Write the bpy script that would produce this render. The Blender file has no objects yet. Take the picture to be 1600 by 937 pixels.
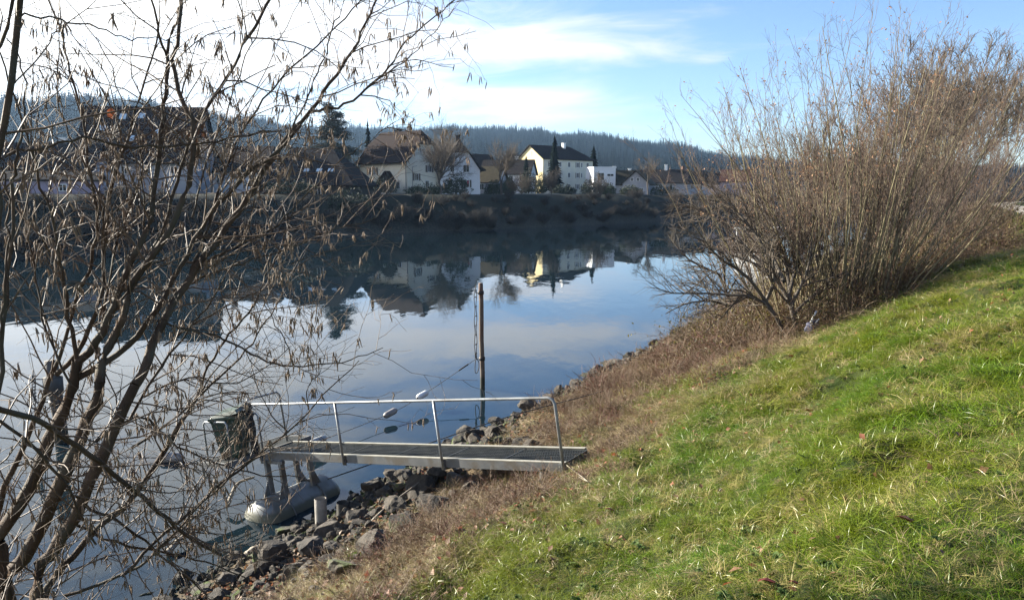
import bpy, math, random
import numpy as np
from mathutils import Vector, Matrix
R_ = math.radians
C = bpy.context.scene.collection
scn = bpy.context.scene
rng = np.random.default_rng(11)
random.seed(5)

# ------------------------------------------------------------------ camera, sky, sun, exposure
CAM_Z, PITCH, FPX = 5.8, R_(7.76), 1200.0
cam_d = bpy.data.cameras.new('camera'); cam_d.sensor_width = 36; cam_d.lens = 36*FPX/1600
cam_d.clip_start = 0.05; cam_d.clip_end = 12000
cam = bpy.data.objects.new('camera', cam_d); C.objects.link(cam)
cam.location = (0, 0, CAM_Z); cam.rotation_euler = (R_(90)-PITCH, 0, 0)
scn.camera = cam
SUN_AZ, SUN_EL = R_(-66), R_(21)          # azimuth from +Y, negative = left
sun_dir = Vector((math.sin(SUN_AZ)*math.cos(SUN_EL), math.cos(SUN_AZ)*math.cos(SUN_EL), math.sin(SUN_EL)))
sd = bpy.data.lights.new('sun', 'SUN'); sd.energy = 5.0; sd.angle = R_(0.5); sd.color = (1, 0.93, 0.80)
so = bpy.data.objects.new('sun', sd); C.objects.link(so)
so.rotation_euler = sun_dir.to_track_quat('Z', 'Y').to_euler(); so.location = (-60, 20, 60)
scn.view_settings.view_transform = 'Standard'; scn.view_settings.look = 'None'
scn.view_settings.exposure = 2.08; scn.view_settings.gamma = 1; scn.view_settings.use_curve_mapping = False
scn.cycles.max_bounces = 6; scn.cycles.transparent_max_bounces = 8
scn.cycles.diffuse_bounces = 2; scn.cycles.volume_bounces = 0; scn.cycles.caustics_reflective = False

class NT:
    """tiny node-building helper"""
    def __init__(s, tree): s.t = tree; s.n = tree.nodes; s.l = tree.links
    def new(s, typ, **kw):
        n = s.n.new(typ)
        for k, v in kw.items(): setattr(n, k, v)
        return n
    def put(s, sock, v):
        if isinstance(v, bpy.types.NodeSocket): s.l.new(v, sock)
        elif v is not None:
            if sock.type == 'RGBA' and not hasattr(v, '__len__'): v = (v, v, v, 1)
            elif sock.type == 'RGBA' and len(v) == 3: v = (*v, 1)
            sock.default_value = v
    def m(s, op, a, b=None, c=None, clamp=False):
        n = s.new('ShaderNodeMath', operation=op, use_clamp=clamp)
        for i, v in enumerate((a, b, c)):
            if v is not None: s.put(n.inputs[i], v)
        return n.outputs[0]
    def ss(s, x, lo, hi):            # smoothstep
        n = s.new('ShaderNodeMapRange', interpolation_type='SMOOTHSTEP')
        s.put(n.inputs[0], x); s.put(n.inputs[1], lo); s.put(n.inputs[2], hi); return n.outputs[0]
    def mix(s, f, a, b):
        n = s.new('ShaderNodeMix', data_type='RGBA'); s.put(n.inputs[0], f); s.put(n.inputs[6], a); s.put(n.inputs[7], b)
        return n.outputs[2]
    def noise(s, vec, scale, detail=4, rough=.55, dist=0.):
        n = s.new('ShaderNodeTexNoise'); s.put(n.inputs['Vector'], vec)
        s.put(n.inputs['Scale'], scale); s.put(n.inputs['Detail'], detail); s.put(n.inputs['Roughness'], rough); s.put(n.inputs['Distortion'], dist)
        return n.outputs['Fac']
    def xyz(s, x, y, z):
        n = s.new('ShaderNodeCombineXYZ'); s.put(n.inputs[0], x); s.put(n.inputs[1], y); s.put(n.inputs[2], z); return n.outputs[0]

w = bpy.data.worlds.new('World'); scn.world = w; w.use_nodes = True
N = NT(w.node_tree); N.n.clear()
sky = N.new('ShaderNodeTexSky', sky_type='NISHITA', sun_disc=False)
sky.sun_elevation = SUN_EL; sky.sun_rotation = SUN_AZ; sky.altitude = 400; sky.air_density = 1.0; sky.dust_density = 0.25; sky.ozone_density = 2.6
tc = N.new('ShaderNodeTexCoord'); sp = N.new('ShaderNodeSeparateXYZ'); N.l.new(tc.outputs['Generated'], sp.inputs[0])
X, Y, Z_ = sp.outputs
az = N.m('MULTIPLY', N.m('ARCTAN2', X, Y), 57.2958); el = N.m('MULTIPLY', N.m('ARCSINE', Z_), 57.2958)
# drifting cloud layer: noise on the direction projected on a flat cloud deck, stretched into bands
den = N.m('ADD', N.m('ABSOLUTE', Z_), 0.10)
pv = N.xyz(N.m('MULTIPLY', N.m('DIVIDE', X, den), .55), N.m('MULTIPLY', N.m('DIVIDE', Y, den), 1.2), 0.0)
n1 = N.noise(pv, 0.9, 7, .6, .35)
n2 = N.noise(N.xyz(N.m('MULTIPLY', az, .085), N.m('MULTIPLY', el, .42), 3.1), 1.0, 8, .62, .8)
def blob(a0, e0, sa, se, amp):       # soft elongated bank of cloud
    da = N.m('DIVIDE', N.m('SUBTRACT', az, a0), sa); de = N.m('DIVIDE', N.m('SUBTRACT', el, e0), se)
    q = N.m('ADD', N.m('MULTIPLY', da, da), N.m('MULTIPLY', de, de))
    return N.m('MULTIPLY', N.m('EXPONENT', N.m('MULTIPLY', q, -1.)), amp)
cov = N.m('MULTIPLY', N.ss(az, -1, -25), N.ss(el, 38, 16))
cov = N.m('MULTIPLY', cov, .84)
for b in ((-3, 11.2, 12, 2.0, .62), (6, 10.2, 7, 1.2, .46), (-2, 6.0, 9, 2.0, .74), (3, 6.2, 6, 1.5, .35), (-10, 8.8, 8, 1.1, .45), (14.2, 9.2, 1.7, .55, .42), (13.8, 14.0, 1.3, .5, .30), (10, 9.0, 4, .5, .2), (-22, 14, 12, 5, .3), (5, 18.5, 14, 2.0, .36), (24, 22, 14, 2.5, .25), (-4, 24, 14, 2.5, .32)):
    cov = N.m('ADD', cov, blob(*b))
nn = N.m('ADD', N.m('MULTIPLY', n1, .5), N.m('MULTIPLY', n2, .5))
cl = N.ss(N.m('ADD', cov, N.m('MULTIPLY', N.m('SUBTRACT', nn, .5), 3.0)), .06, 1.05)
cl = N.m('MULTIPLY', cl, N.ss(el, -.5, 1.5))
glow = N.ss(az, 16, -42)
ccol = N.mix(glow, (4.9, 5.05, 5.3), (9.0, 8.8, 8.4))
blue = N.new('ShaderNodeMix', data_type='RGBA', blend_type='MULTIPLY'); blue.inputs[0].default_value = 1
N.l.new(sky.outputs[0], blue.inputs[6]); blue.inputs[7].default_value = (0.92, 0.97, 1.10, 1)
bg = N.new('ShaderNodeBackground'); N.l.new(N.mix(cl, blue.outputs[2], ccol), bg.inputs[0]); bg.inputs[1].default_value = 0.05
ow = N.new('ShaderNodeOutputWorld'); N.l.new(bg.outputs[0], ow.inputs[0])

# ------------------------------------------------------------------ helpers
def ray(px, py):
    xc, yc = (px-800)/FPX, -(py-468.5)/FPX
    return np.array((xc, yc*math.sin(PITCH)+math.cos(PITCH), yc*math.cos(PITCH)-math.sin(PITCH)))
def P(px, py, D):
    d = ray(px, py); return np.array((0, 0, CAM_Z)) + d*(D/d[1])
def proj(p):
    v = np.array(p) - (0, 0, CAM_Z); dep = v[1]*math.cos(PITCH) - v[2]*math.sin(PITCH)
    return 800+FPX*v[0]/dep, 468.5-FPX*(v[1]*math.sin(PITCH)+v[2]*math.cos(PITCH))/dep
_tab = np.random.default_rng(3).random((256, 256))
def vn(x, y, sc=1.0, o=0):
    x = np.asarray(x, float)*sc+o*17.3; y = np.asarray(y, float)*sc+o*9.7
    xi, yi = np.floor(x).astype(int), np.floor(y).astype(int); fx, fy = x-xi, y-yi
    fx = fx*fx*(3-2*fx); fy = fy*fy*(3-2*fy)
    g = lambda a, b: _tab[a & 255, b & 255]
    return (g(xi, yi)*(1-fx)+g(xi+1, yi)*fx)*(1-fy)+(g(xi, yi+1)*(1-fx)+g(xi+1, yi+1)*fx)*fy - .5
def fbm(x, y, sc, o=0, n=3): return sum(vn(x, y, sc*2**k, o+k)*.5**k for k in range(n))
S0 = np.array((-4.9, 11.0)); U = np.array((.495, .869)); U /= np.linalg.norm(U); NV = np.array((U[1], -U[0]))
def st(x, y):
    dx, dy = np.asarray(x, float)-S0[0], np.asarray(y, float)-S0[1]
    s, t = dx*U[0]+dy*U[1], dx*NV[0]+dy*NV[1]
    return s, t - np.where(s > 90, (s-90)**2*.0014, 0) + .35*vn(s, s*0, .35, 4)*np.where(abs(s) < 60, 1, 0)
def xy(s, t): return S0[0]+s*U[0]+t*NV[0], S0[1]+s*U[1]+t*NV[1]
FS = np.array([(-400, -260), (-130, -40), (-70, 30), (-45, 75), (-27, 110), (12, 148), (44, 188), (95, 262), (190, 370), (700, 800)], float)
def far_d(x, y):                         # signed distance beyond the far shore line (positive = inland)
    x = np.asarray(x, float); y = np.asarray(y, float); best = np.full(x.shape, 1e9); sg = np.ones(x.shape)
    for a, b in zip(FS[:-1], FS[1:]):
        ab = b-a; L2 = ab@ab; u = np.clip(((x-a[0])*ab[0]+(y-a[1])*ab[1])/L2, 0, 1)
        d = np.hypot(x-a[0]-u*ab[0], y-a[1]-u*ab[1]); cr = ab[0]*(y-a[1])-ab[1]*(x-a[0])
        up = d < best; best = np.where(up, d, best); sg = np.where(up, np.sign(cr), sg)
    return best*sg
PITS = []
def tb(s): return np.interp(s, [-10, 0, 3, 5, 9.4, 12, 14.6, 18, 22, 60], [5.5, 5.6, 5.8, 6.3, 7.2, 8.4, 10.2, 11.0, 11.5, 12.2])
def Zg(x, y):
    x = np.asarray(x, float); y = np.asarray(y, float)
    s, t = st(x, y)
    zn = np.interp(t, [-70, -12, -3, -.8, 0, 2, 5, 9.7, 11.5, 13, 16, 40, 400, 4000], [-4, -3.2, -1.0, -.28, 0, .85, 1.95, 3.88, 4.4, 4.65, 4.7, 4.9, 6, 8])
    near = np.clip(1-np.hypot(x-2, y-10)/70, 0, 1)
    zn = zn + near*np.clip(t/3, 0, 1)*np.clip((17-t)/4, 0, 1)*(.34*vn(x, y, .45, 1)+.24*vn(x, y, 1.2, 2)+.15*vn(x, y, 2.7, 3)+.05*vn(x, y, 6., 8))
    for (px, py, r, dp) in PITS:
        zn = zn - dp*np.exp(-((x-px)**2+(y-py)**2)/(r*r))
    zf = np.interp(far_d(x, y), [-40, -10, 0, 2.5, 9, 11.5, 40, 300, 2000, 9000], [-4, -2.5, 0, 1.6, 5.3, 5.9, 6.1, 7.5, 10, 12])
    return np.maximum(zn, zf)
def G(px, py, lo=1.5, hi=400.):          # where the view ray of a photo pixel meets the ground
    d = ray(px, py); D = np.geomspace(lo, hi, 3000); p = np.array((0, 0, CAM_Z))[:, None]+d[:, None]*(D/d[1])
    i = np.argmax(p[2] <= Zg(p[0], p[1])); return p[:, i].copy()
def Gz(px, py, z):
    d = ray(px, py); k = (z-CAM_Z)/d[2]; return np.array((0, 0, CAM_Z))+d*k

def mesh_np(name, V, F, smooth=False):
    V = np.asarray(V, np.float32).reshape(-1, 3); F = np.asarray(F, np.int32)
    me = bpy.data.meshes.new(name); k = F.shape[1]; n = len(F)
    me.vertices.add(len(V)); me.vertices.foreach_set('co', V.ravel())
    me.loops.add(n*k); me.loops.foreach_set('vertex_index', F.ravel())
    me.polygons.add(n); me.polygons.foreach_set('loop_start', np.arange(0, n*k, k, dtype=np.int32))
    me.polygons.foreach_set('loop_total', np.full(n, k, np.int32))
    if smooth: me.polygons.foreach_set('use_smooth', np.ones(n, bool))
    me.update(calc_edges=True); return me
def mesh_py(name, V, F, smooth=False):
    me = bpy.data.meshes.new(name); me.from_pydata([tuple(map(float, v)) for v in V], [], [tuple(f) for f in F]); me.update()
    if smooth: me.polygons.foreach_set('use_smooth', np.ones(len(me.polygons), bool))
    return me
def obj(name, me, mat=None, parent=None, loc=None, rot=None, scale=None, **props):
    o = bpy.data.objects.new(name, me); C.objects.link(o)
    if mat is not None and me is not None and not me.materials: me.materials.append(mat)
    if parent is not None: o.parent = parent
    if loc is not None: o.location = loc
    if rot is not None: o.rotation_euler = rot
    if scale is not None: o.scale = scale
    for k, v in props.items(): o[k] = v
    return o
def thing(name, label, cat, loc=(0, 0, 0), rotz=0., group=None):
    o = bpy.data.objects.new(name, None); C.objects.link(o); o.empty_display_size = .2
    o.location = loc; o.rotation_euler = (0, 0, rotz); o['label'] = label; o['category'] = cat
    if group: o['group'] = group
    return o
def tag(o, label, cat, group=None, kind=None):
    o['label'] = label; o['category'] = cat
    if group: o['group'] = group
    if kind: o['kind'] = kind
    return o
def dup(root, loc, rotz=0., scale=1., label=None):
    r = root.copy(); C.objects.link(r); r.location = loc; r.rotation_euler = (0, 0, rotz); r.scale = (scale,)*3 if not hasattr(scale, '__len__') else scale
    if label: r['label'] = label
    for ch in list(root.children):
        c = ch.copy(); C.objects.link(c); c.parent = r
        for g in list(ch.children):
            d = g.copy(); C.objects.link(d); d.parent = c
    return r
class MB:
    """collects shapes into one mesh"""
    def __init__(s): s.V = []; s.F = []
    def add(s, V, F):
        o = len(s.V); s.V += [tuple(v) for v in V]; s.F += [tuple(i+o for i in f) for f in F]; return s
    def box(s, c, d, M=None):
        x, y, z = d[0]/2, d[1]/2, d[2]/2
        V = [Vector((c[0]+a*x, c[1]+b*y, c[2]+e*z)) for e in (-1, 1) for b in (-1, 1) for a in (-1, 1)]
        if M is not None: V = [M @ v for v in V]
        return s.add(V, [(0, 2, 3, 1), (4, 5, 7, 6), (0, 1, 5, 4), (2, 6, 7, 3), (0, 4, 6, 2), (1, 3, 7, 5)])
    def tube(s, pts, r, k=8, cap=True):
        pts = [Vector(p) for p in pts]; n = len(pts); rs = r if hasattr(r, '__len__') else [r]*n; o = len(s.V); ref = None
        for i in range(n):
            t = (pts[min(i+1, n-1)]-pts[max(i-1, 0)]).normalized()
            if ref is None: ref = Vector((0, 0, 1)) if abs(t.z) < .9 else Vector((1, 0, 0))
            a = t.cross(ref).normalized(); b = a.cross(t); ref = b
            for j in range(k):
                q = 2*math.pi*j/k; s.V.append(tuple(pts[i]+(a*math.cos(q)+b*math.sin(q))*rs[i]))
        for i in range(n-1):
            for j in range(k): s.F.append((o+i*k+j, o+i*k+(j+1) % k, o+(i+1)*k+(j+1) % k, o+(i+1)*k+j))
        if cap: s.F.append(tuple(o+j for j in reversed(range(k)))); s.F.append(tuple(o+(n-1)*k+j for j in range(k)))
        return s
    def build(s, name, mat=None, parent=None, smooth=False, bevel=0, **kw):
        o = obj(name, mesh_py(name, s.V, s.F, smooth), mat, parent, **kw)
        if bevel:
            b = o.modifiers.new('bevel', 'BEVEL'); b.width = bevel; b.segments = 2; b.limit_method = 'ANGLE'
        return o
def tubes_np(Pt, Rd, k=3):
    """many tubes at once: Pt (M,N,3), Rd (M,N) -> verts, quads"""
    M, Nn, _ = Pt.shape
    T = np.empty_like(Pt); T[:, 1:-1] = Pt[:, 2:]-Pt[:, :-2]; T[:, 0] = Pt[:, 1]-Pt[:, 0]; T[:, -1] = Pt[:, -1]-Pt[:, -2]
    T /= np.linalg.norm(T, axis=2, keepdims=True)+1e-9
    A = np.cross(T, np.array((.31, .17, .93))[None, None]); A /= np.linalg.norm(A, axis=2, keepdims=True)+1e-9
    B = np.cross(A, T); q = np.arange(k)*2*np.pi/k
    V = Pt[:, :, None]+Rd[:, :, None, None]*(A[:, :, None]*np.cos(q)[:, None]+B[:, :, None]*np.sin(q)[:, None])
    i = np.arange(Nn-1)[:, None]*k; j = np.arange(k)[None]
    f = np.stack((i+j, i+(j+1) % k, i+k+(j+1) % k, i+k+j), -1).reshape(-1, 4)
    F = (f[None]+(np.arange(M)*Nn*k)[:, None, None]).reshape(-1, 4)
    return V.reshape(-1, 3), F
def cat_np(parts):
    Vs, Fs, o = [], [], 0
    for V, F in parts: Vs.append(V); Fs.append(F+o); o += len(V)
    return np.concatenate(Vs), np.concatenate(Fs)
def unit(v): return v/(np.linalg.norm(v, axis=-1, keepdims=True)+1e-9)
def grow(Pp, Rp, n, rg, t0=.2, t1=1., ang=(25, 60), ln=(.3, .6), npt=4, up=.3, wig=.12, rs=.6, rmin=.002, grav=0., long_low=True):
    """n side shoots on random parents; ln are metres"""
    M, Nn, _ = Pp.shape
    L = np.linalg.norm(np.diff(Pp, axis=1), axis=2).sum(1); pi = rg.choice(M, n, p=L/L.sum()); u = rg.uniform(t0, t1, n)
    f = u*(Nn-1); i = np.minimum(f.astype(int), Nn-2); fr = (f-i)[:, None]
    p = Pp[pi, i]*(1-fr)+Pp[pi, i+1]*fr; T = unit(Pp[pi, i+1]-Pp[pi, i]); r0 = (Rp[pi, i]*(1-fr[:, 0])+Rp[pi, i+1]*fr[:, 0])
    a = np.radians(rg.uniform(*ang, n))[:, None]; q = unit(np.cross(T, rg.normal(size=(n, 3))))
    d = unit(T*np.cos(a)+q*np.sin(a)+np.array((0, 0, up))); l = rg.uniform(*ln, n)
    if long_low: l = l*(1.15-.6*u)
    out = np.empty((n, npt, 3)); out[:, 0] = p; st_ = (l/(npt-1))[:, None]
    for k in range(1, npt):
        d = unit(d+rg.normal(size=(n, 3))*wig+np.array((0, 0, -grav))); out[:, k] = out[:, k-1]+d*st_
    ra = np.maximum(np.minimum(r0*rs, .02*l+.0015), rmin); rr = ra[:, None]*np.linspace(1, .45, npt)[None]
    return out, np.maximum(rr, rmin*.6)
def leaves_np(c, n, rg, size, aspect=.55, up=.0):
    """c (n,3) centres -> small bent leaf faces (2 triangles folded along the rib)"""
    d = unit(rg.normal(size=(n, 3))+np.array((0, 0, up))); e = unit(np.cross(d, rg.normal(size=(n, 3)))); f = np.cross(d, e)
    s = (rg.uniform(.6, 1.3, n)*size)[:, None]
    V = np.stack((c-e*s*.5, c+f*s*aspect*.5+d*s*.12, c+e*s*.5, c-f*s*aspect*.5+d*s*.12), 1).reshape(-1, 3)
    o = np.arange(n)[:, None]*4; F = np.concatenate((o+np.array((0, 1, 2)), o+np.array((0, 2, 3))))
    return V, F

# ------------------------------------------------------------------ materials
def mat(name, c1, c2=None, scale=3., rough=.7, bump=0., bscale=None, metallic=0., spec=None, c3=None, s3=.4, rnd=0., transl=0., detail=5, coords='Object', wet=None):
    m = bpy.data.materials.new(name); m.use_nodes = True; n = NT(m.node_tree); b = n.n['Principled BSDF']
    col = c1
    tcn = n.new('ShaderNodeTexCoord').outputs[coords] if coords != 'Position' else n.new('ShaderNodeNewGeometry').outputs['Position']
    if c2 is not None: col = n.mix(n.ss(n.noise(tcn, scale, detail), .32, .68), c1, c2)
    if c3 is not None: col = n.mix(n.ss(n.noise(tcn, s3, 5), .46, .64), col, c3)
    if rnd:
        oi = n.new('ShaderNodeObjectInfo').outputs['Random']
        h = n.new('ShaderNodeHueSaturation'); n.put(h.inputs['Value'], n.m('ADD', n.m('MULTIPLY', oi, 2*rnd), 1-rnd)); n.put(h.inputs['Color'], col); col = h.outputs[0]
    if wet:                                # water-stained foot: (height above the river, colour)
        wp = n.new('ShaderNodeNewGeometry').outputs['Position']; wz = n.new('ShaderNodeSeparateXYZ'); n.l.new(wp, wz.inputs[0])
        hgt = n.m('ADD', wz.outputs[2], n.m('MULTIPLY', n.m('SUBTRACT', n.noise(wp, 5, 3), .5), .10)); col = n.mix(n.ss(hgt, wet[0]+.05, wet[0]-.03), col, wet[1])
    n.put(b.inputs['Base Color'], col); b.inputs['Roughness'].default_value = rough; b.inputs['Metallic'].default_value = metallic
    if spec is not None: b.inputs['Specular IOR Level'].default_value = spec
    if bump:
        bp = n.new('ShaderNodeBump'); bp.inputs['Strength'].default_value = bump; bp.inputs['Distance'].default_value = .02
        n.put(bp.inputs['Height'], n.noise(tcn, bscale or scale*4, 6, .65)); n.l.new(bp.outputs[0], b.inputs['Normal'])
    if transl:
        t = n.new('ShaderNodeBsdfTranslucent'); n.put(t.inputs[0], col); mx = n.new('ShaderNodeMixShader'); mx.inputs[0].default_value = transl
        n.l.new(b.outputs[0], mx.inputs[1]); n.l.new(t.outputs[0], mx.inputs[2]); n.l.new(mx.outputs[0], n.n['Material Output'].inputs[0])
    return m

# ------------------------------------------------------------------ ground sheet, riverbed, water, hills
for px, py, r, dp in ((1015, 722, .26, .30), (1188, 690, .15, .20), (1340, 640, .28, .34), (1475, 588, .25, .24), (1296, 662, .16, .2), (1120, 690, .14, .15), (1560, 575, .2, .16), (1240, 640, .14, .12), (1480, 330, .1, .0), (620, 890, .3, .1)):
    g = G(px, py); PITS.append((g[0], g[1], r, dp))
def axis(lo, hi, a, b, step, gr=1.05):
    c = list(np.arange(a, b, step)); d = step; v = c[-1]
    while v < hi: d *= gr; v += d; c.append(v)
    d = step; v = a; L = []
    while v > lo: d *= gr; v -= d; L.append(v)
    return np.array(L[::-1]+c)
gx = axis(-900, 900, -9, 13, .13); gy = axis(-60, 1300, 2, 24, .13)
XX, YY = np.meshgrid(gx, gy); ZZ = Zg(XX, YY)
nx, ny = len(gx), len(gy)
ii = np.arange(ny-1)[:, None]*nx+np.arange(nx-1)[None]
me = mesh_np('ground', np.stack((XX, YY, ZZ), -1), np.stack((ii, ii+1, ii+nx+1, ii+nx), -1).reshape(-1, 4), True)
s_, t_ = st(XX, YY); tbn = tb(s_)+.9*fbm(XX, YY, .6, 7)
lawn = np.clip((t_-tbn)/1.0+.5, 0, 1)
for px, py, r, dp in PITS: lawn = lawn*(1-(dp > .05)*np.exp(-((XX-px)**2+(YY-py)**2)/(r*r*1.1)))
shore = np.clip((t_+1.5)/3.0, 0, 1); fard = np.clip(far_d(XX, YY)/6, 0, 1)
for nm, A in (('lawn', lawn), ('shore', shore), ('far', fard)):
    me.attributes.new(nm, 'FLOAT', 'POINT').data.foreach_set('value', A.ravel().astype(np.float32))
gm = bpy.data.materials.new('ground'); gm.use_nodes = True; n = NT(gm.node_tree); b = n.n['Principled BSDF']
pos = n.new('ShaderNodeNewGeometry').outputs['Position']
at = lambda nm: n.new('ShaderNodeAttribute', attribute_name=nm).outputs['Fac']
soil = n.mix(n.ss(n.noise(pos, 2.2, 6), .35, .65), (.055, .04, .026), (.12, .088, .052))
soil = n.mix(n.ss(n.noise(pos, 11, 5), .5, .7), soil, (.17, .125, .07))
mud = n.mix(n.ss(n.noise(pos, 3, 6), .4, .6), (.035, .032, .026), (.07, .062, .045))
green = n.mix(n.ss(n.noise(pos, 1.1, 6), .35, .65), (.018, .032, .006), (.036, .046, .010))
green = n.mix(n.ss(n.noise(pos, 6, 6), .55, .72), green, (.075, .060, .028))
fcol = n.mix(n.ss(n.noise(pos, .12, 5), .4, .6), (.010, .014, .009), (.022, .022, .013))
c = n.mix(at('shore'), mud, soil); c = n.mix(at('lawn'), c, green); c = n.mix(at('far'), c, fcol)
n.put(b.inputs['Base Color'], c); b.inputs['Roughness'].default_value = .95; b.inputs['Specular IOR Level'].default_value = .15
bp = n.new('ShaderNodeBump'); bp.inputs['Strength'].default_value = .8; bp.inputs['Distance'].default_value = .05
n.put(bp.inputs['Height'], n.noise(pos, 14, 7, .7)); n.l.new(bp.outputs[0], b.inputs['Normal'])
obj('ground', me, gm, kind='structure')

wx = axis(-620, 900, -30, 30, 6, 1.2); wy = axis(-200, 800, 0, 60, 6, 1.2)
WX, WY = np.meshgrid(wx, wy); nx, ny = len(wx), len(wy); ii = np.arange(ny-1)[:, None]*nx+np.arange(nx-1)[None]
wm = bpy.data.materials.new('river_water'); wm.use_nodes = True; n = NT(wm.node_tree); n.n.remove(n.n['Principled BSDF'])
pos = n.new('ShaderNodeNewGeometry').outputs['Position']
mp = n.new('ShaderNodeMapping'); mp.inputs['Rotation'].default_value = (0, 0, R_(-30)); mp.inputs['Scale'].default_value = (.9, .35, 1); n.l.new(pos, mp.inputs[0])
big = n.ss(n.noise(pos, .035, 3), .42, .62)
h = n.m('ADD', n.m('MULTIPLY', n.noise(mp.outputs[0], 1.6, 3, .5), n.m('ADD', n.m('MULTIPLY', big, .9), .25)), n.m('MULTIPLY', n.noise(mp.outputs[0], .35, 2), 1.6))
bp = n.new('ShaderNodeBump'); bp.inputs['Strength'].default_value = .085; bp.inputs['Distance'].default_value = .10; n.put(bp.inputs['Height'], h)
fr = n.new('ShaderNodeFresnel'); fr.inputs[0].default_value = 1.36; n.l.new(bp.outputs[0], fr.inputs[1])
gl = n.new('ShaderNodeBsdfGlossy'); gl.inputs['Roughness'].default_value = .015; gl.inputs['Color'].default_value = (.95, .97, 1, 1); n.l.new(bp.outputs[0], gl.inputs['Normal'])
tr = n.new('ShaderNodeBsdfTransparent'); tr.inputs[0].default_value = (.62, .66, .52, 1)
df = n.new('ShaderNodeBsdfDiffuse'); df.inputs[0].default_value = (.008, .018, .025, 1)
m1 = n.new('ShaderNodeMixShader'); m1.inputs[0].default_value = .80; n.l.new(tr.outputs[0], m1.inputs[1]); n.l.new(df.outputs[0], m1.inputs[2])
m2 = n.new('ShaderNodeMixShader'); n.l.new(fr.outputs[0], m2.inputs[0]); n.l.new(m1.outputs[0], m2.inputs[1]); n.l.new(gl.outputs[0], m2.inputs[2])
n.l.new(m2.outputs[0], n.n['Material Output'].inputs[0])
obj('river', mesh_np('river', np.stack((WX, WY, 0*WX), -1), np.stack((ii, ii+1, ii+nx+1, ii+nx), -1).reshape(-1, 4), True), wm, kind='structure')

# hills: a forested ridge, real distance about 1.1 to 2 km
RIDGE_PX = np.array([-900, -300, 0, 120, 250, 330, 420, 480, 520, 600, 700, 800, 860, 940, 1000, 1060, 1100, 1140, 1200, 1300, 1600, 2200, 3000])
RIDGE_PY = np.array([150, 160, 172, 166, 176, 190, 200, 208, 210, 209, 208, 211, 215, 222, 229, 235, 244, 252, 256, 262, 268, 272, 275])
def ridge_el(azr): return np.interp(800+FPX*np.tan(np.clip(azr, -1.1, 1.1)), RIDGE_PX, 305-RIDGE_PY)/FPX*np.cos(azr)
haz = np.linspace(-1.0, 1.0, 240)
def ridge_r(a): return np.interp(a, [-1.25, -.6, -.33, -.22, 1.25], [1150, 1200, 1350, 1750, 1950])
fr_ = np.concatenate((np.linspace(0, 1, 22), np.linspace(1.06, 1.2, 4)))
AZ, FR = np.meshgrid(haz, fr_)
def hill_z(a, f):
    top = ridge_el(a)*ridge_r(a)+CAM_Z
    pr = np.interp(f, [0, .12, .5, .85, 1, 1.3, 1.9], [0, .05, .45, .88, 1, .8, -.1])
    r = 430+(ridge_r(a)-430)*f
    return 4+(top-4)*pr + 9*fbm(r*np.sin(a), r*np.cos(a), .006, 2)*np.clip(f*4, 0, 1)*np.clip((1.02-f)*6, .15, 1)
HR = 430+(ridge_r(AZ)-430)*FR; HZ = hill_z(AZ, FR)
na, nf = len(haz), len(fr_); ii = np.arange(nf-1)[:, None]*na+np.arange(na-1)[None]
hm = mat('forest_floor', (.006, .009, .008), (.010, .012, .009), .01, 1., coords='Position', spec=0.)
obj('hill', mesh_np('hill', np.stack((HR*np.sin(AZ), HR*np.cos(AZ), HZ), -1), np.stack((ii, ii+1, ii+na+1, ii+na), -1).reshape(-1, 4), True), hm, kind='structure')

# ------------------------------------------------------------------ scatter (geometry nodes) for uncountable cover
def scatter(name, pts, protos, rot, scl, idx, label, cat, parent=None):
    me = bpy.data.meshes.new(name); pts = np.asarray(pts, np.float32); k = len(pts)
    me.vertices.add(k); me.vertices.foreach_set('co', pts.ravel())
    me.attributes.new('rot', 'FLOAT_VECTOR', 'POINT').data.foreach_set('vector', np.asarray(rot, np.float32).ravel())
    sc = np.asarray(scl, np.float32); sc = np.repeat(sc[:, None], 3, 1) if sc.ndim == 1 else sc
    me.attributes.new('scl', 'FLOAT_VECTOR', 'POINT').data.foreach_set('vector', sc.ravel())
    me.attributes.new('idx', 'INT', 'POINT').data.foreach_set('value', np.asarray(idx, np.int32))
    col = bpy.data.collections.new(name+'_kinds')
    for i, (pm, mt) in enumerate(protos):
        o = bpy.data.objects.new('%s_kind_%02d' % (name, i), pm); col.objects.link(o)
        if mt and not pm.materials: pm.materials.append(mt)
    g = bpy.data.node_groups.new(name, 'GeometryNodeTree')
    g.interface.new_socket('Geometry', in_out='INPUT', socket_type='NodeSocketGeometry'); g.interface.new_socket('Geometry', in_out='OUTPUT', socket_type='NodeSocketGeometry')
    q = NT(g); i_ = q.new('NodeGroupInput'); o_ = q.new('NodeGroupOutput'); ci = q.new('GeometryNodeCollectionInfo'); ci.inputs[0].default_value = col
    ci.inputs['Separate Children'].default_value = True; ci.inputs['Reset Children'].default_value = True
    io = q.new('GeometryNodeInstanceOnPoints'); io.inputs['Pick Instance'].default_value = True
    def na_(nm, ty): a = q.new('GeometryNodeInputNamedAttribute', data_type=ty); a.inputs[0].default_value = nm; return a.outputs[0]
    q.l.new(i_.outputs[0], io.inputs['Points']); q.l.new(ci.outputs[0], io.inputs['Instance']); q.l.new(na_('idx', 'INT'), io.inputs['Instance Index'])
    q.l.new(na_('rot', 'FLOAT_VECTOR'), io.inputs['Rotation']); q.l.new(na_('scl', 'FLOAT_VECTOR'), io.inputs['Scale']); q.l.new(io.outputs[0], o_.inputs[0])
    o = obj(name, me, None, parent); o.modifiers.new('scatter', 'NODES').node_group = g
    o['label'] = label; o['kind'] = 'stuff'
    if parent is None: o['category'] = cat
    return o
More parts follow.
